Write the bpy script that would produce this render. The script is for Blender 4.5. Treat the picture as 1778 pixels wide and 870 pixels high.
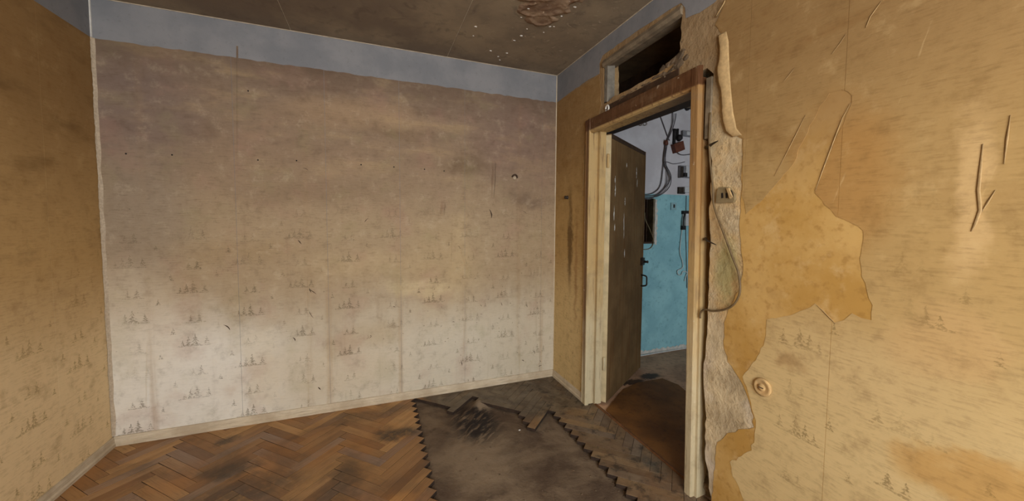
import bpy, bmesh, math, random
from mathutils import Vector, Matrix, noise
from mathutils.geometry import tessellate_polygon

for o in list(bpy.data.objects): bpy.data.objects.remove(o)
scene = bpy.context.scene
COL = scene.collection
random.seed(7)

# ------------------------------------------------------------------ camera, world, lights, exposure
F, YAW, PITCH, ROLL = 642.874, -0.3740, -0.0554, 0.0078
CAM = Vector((-1.4410, -2.8283, 1.3304))
SX, SY = 12.02, -13.99
W, H, ZP = 2.8825, 2.55, 2.3292          # room width, height, top edge of the wallpaper
YF = -4.30                               # window wall behind the camera
FWD = Vector((-math.sin(YAW)*math.cos(PITCH), math.cos(YAW)*math.cos(PITCH), math.sin(PITCH)))
R0 = Vector((math.cos(YAW), math.sin(YAW), 0)); U0 = R0.cross(FWD)
RT = R0*math.cos(ROLL) + U0*math.sin(ROLL); UP = U0*math.cos(ROLL) - R0*math.sin(ROLL)
cd = bpy.data.cameras.new('camera'); cam = bpy.data.objects.new('camera', cd); COL.objects.link(cam)
cd.sensor_width = 36; cd.sensor_fit = 'HORIZONTAL'; cd.lens = F/1778*36
cd.shift_x = -SX/1778; cd.shift_y = SY/1778; cd.clip_start = 0.02
M = Matrix((RT, UP, -FWD)).transposed().to_4x4(); M.translation = CAM; cam.matrix_world = M
scene.camera = cam

world = bpy.data.worlds.new('daylight_sky'); scene.world = world; world.use_nodes = True
bg = world.node_tree.nodes['Background']; bg.inputs[0].default_value = (0.80, 0.90, 1.0, 1); bg.inputs[1].default_value = 1.2

def area(name, loc, rot, sx, sy, power, col):
    l = bpy.data.lights.new(name, 'AREA'); l.shape = 'RECTANGLE'; l.size = sx; l.size_y = sy; l.energy = power; l.color = col
    o = bpy.data.objects.new(name, l); COL.objects.link(o); o.location = loc; o.rotation_euler = rot
    return o
area('window_daylight_offscreen', (-1.30, YF-0.22, 1.52), (math.radians(90), 0, 0), 1.75, 1.45, 205, (0.95, 0.98, 1.0))
area('hallway_daylight_offscreen', (1.45, -5.0, 1.45), (math.radians(90), 0, 0), 1.4, 1.4, 56, (0.90, 0.95, 1.0))
vs = scene.view_settings
vs.view_transform = 'Standard'; vs.look = 'None'; vs.gamma = 1; vs.use_curve_mapping = False
vs.exposure = 0.0

# ------------------------------------------------------------------ measured pixel -> point on a real plane
def ray(u, v): return FWD + RT*((u-889-SX)/F) - UP*((v-435-SY)/F)
def on(u, v, ax, val):
    d = ray(u, v); return CAM + d*((val-CAM[ax])/d[ax])
def RW(u, v, x=0.0): p = on(u, v, 0, x); return (p.y, p.z)
def LW(u, v): p = on(u, v, 0, -W); return (p.y, p.z)
def BW(u, v, y=0.0): p = on(u, v, 1, y); return (p.x, p.z)
def FL(u, v, z=0.0): p = on(u, v, 2, z); return (p.x, p.y)
YH = 0.145                                # hallway end wall
def HW(u, v): return BW(u, v, YH)

# ------------------------------------------------------------------ node helper
def lin(c): c /= 255.0; return c/12.92 if c <= .04045 else ((c+.055)/1.055)**2.4
def C(r, g, b, k=1.0): return (lin(r)*k, lin(g)*k, lin(b)*k, 1)
TINT = {'sooty_ceiling': (2.4, 2.7, 2.75), 'wallpaper_back': (.95, .95, .95), 'wallpaper_right': (.9, .92, .93), 'bare_plaster': (1.2, 1.22, 1.28), 'torn_paper_edge': (.8, .8, .8), 'blue_grey_paint': (.6, .58, .55), 'wallpaper_left': (1.27, 1.33, 1.35), 'ochre_backing_paper': (.92, 1.05, 1.4), 'parquet_oak': (.87, 1.06, 1.18), 'bare_screed': (1.47, 1.47, 1.49),
        'worn_hardboard': (.64, .56, .40), 'spalled_plaster': (1.9, 1.9, 1.9), 'hallway_linoleum': (2.2, 1.75, 1.45), 'door_leaf_paint': (.68, .58, .48), 'old_casing_paint': (.70, .71, .78)}   # albedo correction per material
class NT:
    def __init__(s, name, rough=.9, spec=.2):
        s.m = bpy.data.materials.new(name); s.m.use_nodes = True
        s.t = s.m.node_tree; s.n = s.t.nodes; s.b = s.n['Principled BSDF']
        s.b.inputs['Roughness'].default_value = rough
        s.b.inputs['Specular IOR Level'].default_value = spec
        s._pos = None
    def set(s, sock, v):
        if isinstance(v, bpy.types.NodeSocket): s.t.links.new(v, sock)
        elif isinstance(v, (tuple, list)) and sock.type == 'VECTOR': sock.default_value = v[:3]
        else: sock.default_value = v
    def pos(s):
        if s._pos is None: s._pos = s.n.new('ShaderNodeNewGeometry').outputs['Position']
        return s._pos
    def obj(s): return s.n.new('ShaderNodeTexCoord').outputs['Object']
    def rnd(s): return s.n.new('ShaderNodeObjectInfo').outputs['Random']
    def sep(s, v=None):
        n = s.n.new('ShaderNodeSeparateXYZ'); s.set(n.inputs[0], v or s.pos()); return n.outputs[0], n.outputs[1], n.outputs[2]
    def com(s, x, y, z):
        n = s.n.new('ShaderNodeCombineXYZ')
        for i, q in enumerate((x, y, z)): s.set(n.inputs[i], q)
        return n.outputs[0]
    def mt(s, op, a, b=None, c=None):
        n = s.n.new('ShaderNodeMath'); n.operation = op; s.set(n.inputs[0], a)
        if b is not None: s.set(n.inputs[1], b)
        if c is not None: s.set(n.inputs[2], c)
        return n.outputs[0]
    def add(s, a, b): return s.mt('ADD', a, b)
    def sub(s, a, b): return s.mt('SUBTRACT', a, b)
    def mul(s, a, b): return s.mt('MULTIPLY', a, b)
    def mx(s, a, b): return s.mt('MAXIMUM', a, b)
    def scale(s, v, f):
        n = s.n.new('ShaderNodeVectorMath'); n.operation = 'MULTIPLY'; s.set(n.inputs[0], v); n.inputs[1].default_value = f; return n.outputs[0]
    def noise(s, scale=5, detail=5, rough=.55, vec=None, dist=0):
        n = s.n.new('ShaderNodeTexNoise'); s.set(n.inputs['Vector'], vec or s.pos())
        n.inputs['Scale'].default_value = scale; n.inputs['Detail'].default_value = detail
        n.inputs['Roughness'].default_value = rough; n.inputs['Distortion'].default_value = dist
        return n.outputs[0]
    def sm(s, x, a, b, lo=0., hi=1.):
        n = s.n.new('ShaderNodeMapRange'); n.interpolation_type = 'SMOOTHSTEP'
        s.set(n.inputs[0], x); n.inputs[1].default_value = a; n.inputs[2].default_value = b
        n.inputs[3].default_value = lo; n.inputs[4].default_value = hi
        return n.outputs[0]
    def mix(s, a, b, f, mode='MIX'):
        n = s.n.new('ShaderNodeMix'); n.data_type = 'RGBA'; n.blend_type = mode
        s.set(n.inputs[0], f); s.set(n.inputs[6], a); s.set(n.inputs[7], b); return n.outputs[2]
    def blob(s, u, v, u0, v0, a, b, soft=.4):
        x = s.mt('DIVIDE', s.sub(u, u0), a); y = s.mt('DIVIDE', s.sub(v, v0), b)
        r = s.mt('SQRT', s.add(s.mul(x, x), s.mul(y, y)))
        return s.sm(r, 1-soft, 1+soft, 1., 0.)
    def box(s, u, v, u0, u1, v0, v1, e=.02):
        m = s.mul(s.sm(u, u0-e, u0+e), s.sm(u, u1-e, u1+e, 1., 0.))
        return s.mul(m, s.mul(s.sm(v, v0-e, v0+e), s.sm(v, v1-e, v1+e, 1., 0.)))
    def bump(s, h, strength=.3, dist=.01):
        n = s.n.new('ShaderNodeBump'); n.inputs['Strength'].default_value = strength; n.inputs['Distance'].default_value = dist
        s.set(n.inputs['Height'], h); s.t.links.new(n.outputs[0], s.b.inputs['Normal'])
    def col(s, c):
        if s.m.name in TINT: c = s.mix(c, tuple(TINT[s.m.name])+(1,), 1.0, 'MULTIPLY')
        s.set(s.b.inputs['Base Color'], c); return s.m

def plain(name, c, rough=.7, var=.25, scale=30, metal=0, k=1.0, spec=.3):
    t = NT(name, rough, spec); t.b.inputs['Metallic'].default_value = metal
    n = t.noise(scale, 5, .6)
    a = C(*c, k=k); d = tuple(x*(1-var) for x in a[:3])+(1,)
    t.bump(n, .25, .003)
    return t.col(t.mix(d, tuple(min(1, x*(1+var*.4)) for x in a[:3])+(1,), t.sm(n, .3, .7)))

# fir-tree print of the wallpaper: one repeat of a half-drop lattice, drawn with maths nodes
TREES = [(-.075, .0, .035), (-.045, .0, .055), (-.012, .0, .072), (.045, .004, .048),
         (-.03, .150, .038), (.012, .146, .055), (-.118, .075, .042), (.108, .095, .036)]
def fir(t, u, v, cw=.29, ch=.33):
    c = t.mt('FLOOR', t.mt('DIVIDE', u, cw))
    half = t.mul(t.mt('FLOORED_MODULO', c, 2.0), ch*.5)
    p = t.sub(t.sub(u, t.mul(c, cw)), cw*.5)
    vv = t.add(v, half)
    q = t.sub(t.mt('FLOORED_MODULO', vv, ch), .06)
    wob = t.noise(90, 2, .5)
    p = t.add(p, t.mul(t.sub(wob, .5), .010)); q = t.add(q, t.mul(t.sub(t.noise(75, 2, .5), .5), .008))
    tot = None
    for dx, dy, h in TREES:
        k = t.mt('DIVIDE', t.sub(q, dy), h)
        inside = t.mul(t.mt('GREATER_THAN', k, 0.), t.mt('LESS_THAN', k, 1.))
        saw = t.add(t.mul(t.sub(1., t.mt('FRACT', t.mul(k, 3.6))), .7), .25)
        hw = t.mul(t.mul(t.sub(1.02, k), saw), h*.40)
        d = t.mt('ABSOLUTE', t.sub(p, dx))
        m = t.mul(inside, t.mt('LESS_THAN', d, hw))
        tot = m if tot is None else t.mx(tot, m)
    # thin ground strokes under the groups
    for dx, dy, a in ((-.02, -.004, .085), (-.005, .142, .05)):
        g = t.mul(t.mt('LESS_THAN', t.mt('ABSOLUTE', t.sub(p, dx)), a), t.mt('LESS_THAN', t.mt('ABSOLUTE', t.sub(q, dy)), .0032))
        tot = t.mx(tot, t.mul(g, .75))
    broken = t.sm(t.noise(130, 3, .6), .36, .60)
    return t.mul(tot, broken)

def weave(t, k1=140, k2=12):
    # brushed horizontal fibre of the paper
    x, y, z = t.sep()
    return t.noise(1, 4, .65, t.com(t.mul(t.add(x, y), k2), t.mul(t.add(x, y), k2), t.mul(z, k1)))

# ------------------------------------------------------------------ materials
def paper_back():
    t = NT('wallpaper_back', .92, .1); x, y, z = t.sep()
    n1 = t.noise(1.6, 6, .6); n2 = t.noise(5, 6, .62); n3 = t.noise(26, 5, .65)
    ns = t.noise(1.5, 5, .6, t.com(t.mul(x, 1.3), 0., t.mul(z, 4.5)))       # sideways soot drifts
    nv = t.noise(1, 4, .6, t.com(t.mul(x, 16), 0., t.mul(z, 1.2)))           # runs down the wall
    u = t.add(x, t.mul(t.sub(n2, .5), .22)); v = t.add(z, t.add(t.mul(t.sub(n1, .5), .35), t.mul(t.sub(n2, .5), .18)))
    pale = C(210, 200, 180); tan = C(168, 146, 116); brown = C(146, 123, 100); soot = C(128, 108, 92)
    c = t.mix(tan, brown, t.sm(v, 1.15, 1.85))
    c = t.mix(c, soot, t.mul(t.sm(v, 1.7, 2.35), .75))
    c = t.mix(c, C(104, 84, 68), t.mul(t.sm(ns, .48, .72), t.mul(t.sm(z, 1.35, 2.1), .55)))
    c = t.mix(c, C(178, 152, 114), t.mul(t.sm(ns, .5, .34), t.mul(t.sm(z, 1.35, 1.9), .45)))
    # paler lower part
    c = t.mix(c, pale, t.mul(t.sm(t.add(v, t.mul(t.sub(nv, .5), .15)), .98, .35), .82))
    def B(px, py, a, b, col, f, soft=.5):
        nonlocal c
        p = BW(px, py); c = t.mix(c, col, t.mul(t.blob(u, v, p[0], p[1], a, b, soft), f))
    def Q(x0, y0, x1, y1, col, f, e=.03):
        nonlocal c
        a = BW(x0, y0); b = BW(x1, y1)
        c = t.mix(c, col, t.mul(t.box(u, v, a[0], b[0], b[1], a[1], e), f))
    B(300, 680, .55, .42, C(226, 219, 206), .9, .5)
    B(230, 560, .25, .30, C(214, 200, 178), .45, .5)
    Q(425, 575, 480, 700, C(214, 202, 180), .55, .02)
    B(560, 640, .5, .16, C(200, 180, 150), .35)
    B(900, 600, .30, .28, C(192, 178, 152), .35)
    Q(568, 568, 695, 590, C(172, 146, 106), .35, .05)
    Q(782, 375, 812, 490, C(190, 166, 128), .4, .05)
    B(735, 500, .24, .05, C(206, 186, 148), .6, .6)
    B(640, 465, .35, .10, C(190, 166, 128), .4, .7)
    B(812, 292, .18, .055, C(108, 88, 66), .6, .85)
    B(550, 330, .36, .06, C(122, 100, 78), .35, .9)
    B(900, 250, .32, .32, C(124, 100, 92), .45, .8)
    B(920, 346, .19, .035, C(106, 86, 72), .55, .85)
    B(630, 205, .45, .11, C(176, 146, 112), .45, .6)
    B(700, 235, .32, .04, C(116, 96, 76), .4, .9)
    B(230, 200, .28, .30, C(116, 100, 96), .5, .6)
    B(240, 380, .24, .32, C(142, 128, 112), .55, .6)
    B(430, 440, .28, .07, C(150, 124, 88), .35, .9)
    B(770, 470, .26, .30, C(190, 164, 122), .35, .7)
    # water runs from seams
    for px in (259, 535, 570, 695, 806, 900, 940):
        a = BW(px, 520)[0]
        m = t.mul(t.sm(t.mt('ABSOLUTE', t.sub(t.add(x, t.mul(t.sub(n3, .5), .03)), a)), .004, .030, 1., 0.), t.sm(z, .1, 1.1, 1., .2))
        c = t.mix(c, C(158, 124, 84), t.mul(m, t.mul(t.sm(nv, .35, .6), .38)))
    c = t.mix(c, C(120, 96, 72), t.mul(t.sm(nv, .58, .76), .14))
    w = weave(t); nm = t.noise(11, 6, .68); nh = t.noise(3.4, 4, .6)
    c = t.mix(c, C(96, 76, 58), t.mul(t.sm(nm, .50, .72), .26))
    c = t.mix(c, C(214, 196, 166), t.mul(t.sm(nm, .48, .28), .22))
    c = t.mix(c, C(168, 128, 112), t.mul(t.sm(nh, .52, .68), .22)); c = t.mix(c, C(148, 140, 98), t.mul(t.sm(nh, .46, .32), .18))
    c = t.mix(c, C(90, 70, 52), t.mul(t.sm(t.add(t.mul(w, .6), t.mul(n3, .4)), .48, .68), t.sm(z, .4, 1.3, .12, .30)))
    c = t.mix(c, C(92, 74, 60), t.mul(t.sm(v, 2.12, 2.36), .45))
    f = t.mul(fir(t, x, z), t.mul(t.sm(z, 1.75, 1.0), t.sm(t.noise(3.3, 3, .5), .30, .62)))
    c = t.mix(c, C(100, 88, 66), t.mul(f, .68))
    c = t.mix(c, C(60, 46, 36), t.mul(t.sm(t.noise(48, 3, .7), .69, .76), .5))
    t.bump(t.add(t.mul(n3, .5), t.mul(w, .5)), .22, .004)
    return t.col(c)

def paper_side(name, right):
    t = NT(name, .9, .12); x, y, z = t.sep()
    n1 = t.noise(1.7, 6, .6); n2 = t.noise(5.5, 6, .62); n3 = t.noise(28, 5, .65)
    ns = t.noise(1.5, 5, .6, t.com(0., t.mul(y, 1.6), t.mul(z, 4.5)))
    u = t.add(y, t.mul(t.sub(n2, .5), .16)); v = t.add(z, t.add(t.mul(t.sub(n1, .5), .3), t.mul(t.sub(n2, .5), .16)))
    w = weave(t)
    if right:
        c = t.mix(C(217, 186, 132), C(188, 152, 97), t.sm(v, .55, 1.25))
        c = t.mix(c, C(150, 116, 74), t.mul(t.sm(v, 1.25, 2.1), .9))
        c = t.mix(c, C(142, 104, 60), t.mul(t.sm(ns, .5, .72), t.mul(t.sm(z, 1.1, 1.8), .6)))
        def B(px, py, a, b, col, f, soft=.5):
            nonlocal c
            p = RW(px, py); c = t.mix(c, col, t.mul(t.blob(u, v, p[0], p[1], a, b, soft), f))
        B(1690, 840, .16, .07, C(196, 146, 76), .7, .3)
        B(1640, 600, .12, .10, C(206, 166, 112), .6, .3)
        B(1690, 350, .03, .20, C(216, 178, 124), .7, .5)
        B(1460, 300, .14, .22, C(178, 124, 60), .5, .5)
        B(1375, 640, .05, .03, C(160, 118, 70), .6, .6)
        B(1480, 640, .20, .12, C(214, 182, 130), .5, .6)
        B(990, 420, .03, .35, C(74, 48, 24), .7, .6)
        B(1000, 470, .022, .40, C(168, 124, 78), .6, .6)
        # pale vertical drips and scratches
        nd = t.noise(1, 4, .6, t.com(0., t.mul(t.add(y, t.mul(z, .25)), 22), t.mul(z, 2.6)))
        c = t.mix(c, C(226, 194, 140), t.mul(t.sm(nd, .66, .74), t.mul(t.sm(z, .8, 1.4), .45)))
        patt = t.mul(t.sm(z, 1.6, .9), t.sm(t.noise(3.0, 3, .5), .34, .60))
    else:
        c = t.mix(C(200, 172, 132), C(168, 134, 88), t.sm(v, .5, 1.15))
        c = t.mix(c, C(124, 92, 56), t.mul(t.sm(v, 1.1, 2.1), .85))
        c = t.mix(c, C(96, 70, 40), t.mul(t.sm(ns, .5, .7), t.mul(t.sm(z, .7, 1.3), .5)))
        patt = t.mul(t.sm(z, 1.5, .7), t.sm(t.noise(3.0, 3, .5), .30, .55))
    nm = t.noise(10, 6, .68)
    c = t.mix(c, C(112, 80, 42), t.mul(t.sm(nm, .50, .72), .30)); c = t.mix(c, C(226, 192, 136), t.mul(t.sm(nm, .47, .28), .22 if right else .08))
    c = t.mix(c, C(104, 72, 38), t.mul(t.sm(t.add(t.mul(w, .6), t.mul(n3, .4)), .47, .66), .26))
    f = t.mul(fir(t, t.add(y, .07), z), patt)
    c = t.mix(c, C(118, 94, 52), t.mul(f, .60))
    t.bump(t.add(t.mul(n3, .5), t.mul(w, .5)), .28, .004)
    return t.col(c)

def ochre_layer():
    t = NT('ochre_backing_paper', .9, .12); n = t.noise(3, 6, .62); n2 = t.noise(30, 5, .6)
    c = t.mix(C(186, 134, 60), C(206, 156, 82), t.sm(n, .35, .65))
    c = t.mix(c, C(158, 108, 46), t.mul(t.sm(n2, .5, .7), .5)); c = t.mix(c, C(222, 180, 116), t.mul(t.sm(t.noise(9, 6, .7), .52, .72), .4)); c = t.mix(c, C(150, 104, 50), t.mul(t.sm(t.noise(5, 6, .65), .5, .7), .35))
    x, y, z = t.sep(); c = t.mix(c, C(150, 110, 64), t.mul(t.sm(t.add(z, t.mul(t.sub(n, .5), .3)), 1.35, 1.85), .75))
    t.bump(t.add(t.mul(n2, .6), t.mul(weave(t), .4)), .3, .004)
    return t.col(c)

def plaster():
    t = NT('bare_plaster', .95, .1); x, y, z = t.sep()
    n = t.noise(6, 7, .65); n2 = t.noise(24, 6, .65); n3 = t.noise(3.2, 4, .55)
    c = t.mix(C(158, 138, 106), C(194, 172, 134), t.sm(n, .35, .65))
    c = t.mix(c, C(188, 148, 88), t.mul(t.sm(n3, .45, .62), .6))
    c = t.mix(c, C(112, 92, 66), t.mul(t.sm(n2, .52, .70), .55))
    p = RW(1262, 470)
    c = t.mix(c, C(136, 134, 88), t.mul(t.blob(t.add(y, t.mul(t.sub(n, .5), .1)), t.add(z, t.mul(t.sub(n2, .5), .2)), p[0], p[1], .055, .13, .5), .6))
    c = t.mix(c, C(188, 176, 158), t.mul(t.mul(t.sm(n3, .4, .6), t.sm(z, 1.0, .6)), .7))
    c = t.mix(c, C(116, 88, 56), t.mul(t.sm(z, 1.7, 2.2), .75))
    t.bump(t.add(n, t.mul(n2, .6)), .8, .012)
    return t.col(c)

def frieze(name, a, b):
    t = NT(name, .85, .15); n = t.noise(4, 6, .6); n2 = t.noise(40, 4, .6)
    c = t.mix(C(*a), C(*b), t.sm(n, .35, .66))
    c = t.mix(c, C(96, 84, 74), t.mul(t.sm(n2, .58, .72), .22))
    t.bump(n2, .2, .003)
    return t.col(c)

def ceiling_mat():
    t = NT('sooty_ceiling', .85, .2); n = t.noise(2.2, 7, .6); n2 = t.noise(9, 6, .7, dist=1.2); n3 = t.noise(45, 4, .6)
    c = t.mix(C(76, 62, 51), C(96, 80, 64), t.sm(n, .35, .68))
    x, y, z = t.sep()
    wear = t.mul(t.sm(t.noise(13, 6, .7, dist=1.6), .60, .72), t.sm(x, -1.05, -.55))
    c = t.mix(c, C(128, 110, 92), t.mul(wear, .7))
    c = t.mix(c, C(60, 48, 40), t.mul(t.sm(n2, .52, .7), .5))
    c = t.mix(c, C(160, 145, 126), t.mul(t.sm(n3, .73, .78), t.mul(t.sm(x, -1.1, -.6), .6)))
    t.bump(t.add(n2, t.mul(n3, .4)), .25, .006)
    return t.col(c)

def plank_mat(name='parquet_oak'):
    t = NT(name, .48, .35); x, y, z = t.sep(); o = t.obj(); r = t.rnd()
    grain = t.noise(1, 5, .6, t.scale(o, (6, 95, 20))); g2 = t.noise(1, 3, .5, t.scale(o, (2.5, 26, 6)))
    c = t.mix(C(146, 96, 58), C(196, 138, 84), r); r2 = t.mt('FRACT', t.mul(r, 7.31)); c = t.mix(c, C(150, 116, 96), t.mul(t.sm(r2, .55, 1.), .75)); c = t.mix(c, C(120, 76, 44), t.mul(t.sm(t.mt('FRACT', t.mul(r, 23.7)), .6, 1.), .6))
    c = t.mix(c, C(176, 108, 52), t.mul(t.sm(t.noise(2.4, 3, .5), .45, .65), .55))
    c = t.mix(c, C(108, 66, 38), t.mul(t.sm(grain, .45, .72), .5))
    c = t.mix(c, C(136, 86, 50), t.mul(t.sm(g2, .45, .7), .4))
    # grime trodden into the boards
    n = t.noise(2.6, 6, .62, dist=.7); n2 = t.noise(7, 5, .6)
    u = t.add(x, t.mul(t.sub(n2, .5), .25)); v = t.add(y, t.mul(t.sub(t.noise(6, 5, .6, t.scale(t.pos(), (1, 1, 1.7))), .5), .25))
    for px, py, a, b, f in ((398, 763, .05, .045, .75), (690, 752, .13, .07, .85), (395, 815, .12, .08, .7), (430, 850, .25, .10, .65),
                            (600, 828, .11, .15, .6), (440, 905, .3, .12, .6), (640, 720, .3, .06, .45), (290, 825, .12, .05, .3), (1120, 800, .06, .12, .5), (1128, 806, .03, .05, .9)):
        p = FL(px, py); c = t.mix(c, C(62, 50, 40), t.mul(t.blob(u, v, p[0], p[1], a, b, .6), t.mul(t.sm(t.noise(24, 5, .7), .30, .55, .45, 1.), f)))
    c = t.mix(c, C(84, 66, 52), t.mul(t.sm(n, .50, .68), .45))
    dust = t.mul(t.sm(u, -1.22, -1.08), t.sm(n2, .2, .5, .72, .95))
    dust = t.mul(dust, t.sm(y, -.66, -.50, .6, .95))
    c = t.mix(c, t.mix(C(78, 62, 48), C(116, 96, 76), t.sm(t.noise(9, 6, .7, dist=.8), .36, .66)), dust)
    c = t.mix(c, C(44, 34, 26), t.mul(t.mul(t.sm(u, -.45, -.3), t.sm(t.noise(12, 6, .72), .50, .66)), .75))
    t.bump(t.add(t.mul(grain, .5), t.mul(n2, .5)), .18, .003)
    t.set(t.b.inputs['Roughness'], t.sm(n, .3, .7, .42, .7))
    return t.col(c)

def screed_mat():
    t = NT('bare_screed', .9, .15); x, y, z = t.sep()
    n = t.noise(3.2, 7, .62, dist=.6); n2 = t.noise(16, 6, .68); n3 = t.noise(70, 4, .6)
    c = t.mix(C(72, 58, 46), C(104, 88, 70), t.sm(n, .36, .66))
    c = t.mix(c, C(50, 40, 32), t.mul(t.sm(n2, .54, .72), .5))
    a = FL(842, 790); c = t.mix(c, C(122, 106, 86), t.mul(t.blob(t.add(x, t.mul(t.sub(n2, .5), .3)), t.add(y, t.mul(t.sub(n, .5), .4)), a[0], a[1], .22, .26, .7), .5))
    # tar left in brushed streaks
    d = t.add(t.mul(x, .76), t.mul(y, .65)); e = t.sub(t.mul(y, .76), t.mul(x, .65))
    st = t.noise(1, 5, .65, t.com(t.mul(e, 34), t.mul(d, 6), 0.))
    b = FL(822, 726)
    m = t.mul(t.blob(t.add(x, t.mul(t.sub(n2, .5), .12)), t.add(y, t.mul(t.sub(n2, .5), .12)), b[0]+.01, b[1]-.02, .15, .22, .5), t.sm(st, .36, .52))
    c = t.mix(c, C(30, 27, 26), t.mul(m, .92))
    q = FL(838, 702); c = t.mix(c, C(134, 118, 98), t.mul(t.blob(t.add(x, t.mul(t.sub(n2, .5), .1)), t.add(y, t.mul(t.sub(n2, .5), .1)), q[0], q[1], .06, .05, .6), .7))
    c = t.mix(c, C(146, 132, 112), t.mul(t.sm(n3, .70, .76), .35))
    t.bump(t.add(n2, t.mul(n3, .4)), .6, .008)
    return t.col(c)

def casing_mat():
    t = NT('old_casing_paint', .6, .35); x, y, z = t.sep()
    n = t.noise(4, 6, .6); ns = t.noise(1, 5, .65, t.com(t.mul(x, 40), t.mul(y, 40), t.mul(z, 3.2))); n3 = t.noise(38, 4, .6)
    v = t.add(z, t.mul(t.sub(n, .5), .8))
    c = t.mix(C(222, 202, 156), C(206, 170, 108), t.sm(v, .3, 1.1))
    right = t.sm(y, -1.30, -1.42)
    c = t.mix(c, C(178, 134, 78), t.mul(t.sm(v, 1.0, 1.55), right))
    c = t.mix(c, C(146, 108, 66), t.mul(t.mul(t.sm(y, -.552, -.545), t.sm(x, -.012, -.020)), t.sm(v, .15, .7)))
    c = t.mix(c, C(96, 56, 26), t.mul(t.sm(z, 1.970, 1.982), .95))
    c = t.mix(c, C(122, 72, 32), t.mul(t.sm(ns, .52, .66), t.mul(t.sm(v, 1.1, 1.9), .7)))
    c = t.mix(c, C(232, 216, 178), t.mul(t.sm(t.noise(26, 4, .7), .66, .72), .5))
    c = t.mix(c, C(140, 110, 76), t.mul(t.sm(ns, .50, .72), .55)); c = t.mix(c, C(150, 124, 90), t.mul(t.sm(t.noise(9, 6, .7), .5, .7), .35))
    t.bump(t.add(ns, t.mul(n3, .5)), .5, .006)
    return t.col(c)

def leaf_mat():
    t = NT('door_leaf_paint', .75, .12); x, y, z = t.sep(); ox, oy, oz = t.sep(t.obj())
    n = t.noise(3.5, 6, .6); ns = t.noise(1, 5, .65, t.com(t.mul(ox, 26), 0., t.mul(oz, 1.5)))
    v = t.add(z, t.mul(t.sub(n, .5), .5))
    c = t.mix(C(112, 92, 64), C(136, 114, 82), t.sm(n, .35, .65))
    c = t.mix(c, C(112, 74, 38), t.mul(t.sm(ns, .5, .66), .55))
    ch = t.noise(1, 4, .7, t.com(t.mul(ox, 44), 0., t.mul(oz, 6)))
    c = t.mix(c, C(232, 222, 200), t.mul(t.mt('GREATER_THAN', ch, .735), .85))
    t.bump(t.add(ns, ch), .35, .004)
    return t.col(c)

def hall_wall_mat():
    t = NT('hallway_paint', .75, .25); x, y, z = t.sep(); n = t.noise(5, 6, .6); n2 = t.noise(30, 4, .6)
    blue = t.mix(C(138, 188, 197), C(156, 206, 212), t.sm(n, .35, .65))
    blue = t.mix(blue, C(70, 120, 132), t.mul(t.sm(n2, .56, .72), .35))
    wh = t.mix(C(204, 198, 200), C(216, 212, 214), t.sm(n, .35, .65))
    c = t.mix(blue, wh, t.sm(t.add(z, t.mul(t.sub(n2, .5), .01)), 1.617, 1.625))
    t.bump(t.add(n, n2), .2, .004)
    return t.col(c)

def hall_floor_mat():
    t = NT('hallway_linoleum', .6, .3); x, y, z = t.sep(); n = t.noise(3, 6, .62); n2 = t.noise(22, 5, .65)
    c = t.mix(C(112, 94, 78), C(140, 120, 102), t.sm(n, .35, .65))
    c = t.mix(c, C(66, 54, 44), t.mul(t.sm(n2, .5, .68), .45))
    for px, py, a, b in ((1128, 652, .10, .05), (1098, 662, .12, .04), (1140, 690, .05, .02)):
        p = FL(px, py); c = t.mix(c, C(30, 22, 16), t.mul(t.blob(t.add(x, t.mul(t.sub(n2, .5), .1)), t.add(y, t.mul(t.sub(n2, .5), .1)), p[0], p[1], a, b, .3), .9))
    t.bump(n2, .3, .004)
    return t.col(c)

def hardboard_mat():
    t = NT('worn_hardboard', .65, .3); n = t.noise(3.2, 6, .6); n2 = t.noise(24, 5, .65)
    c = t.mix(C(118, 80, 44), C(154, 108, 60), t.sm(n, .35, .65)); c = t.mix(c, C(70, 46, 28), t.mul(t.sm(n2, .52, .7), .5))
    t.bump(n2, .3, .004); return t.col(c)

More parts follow.
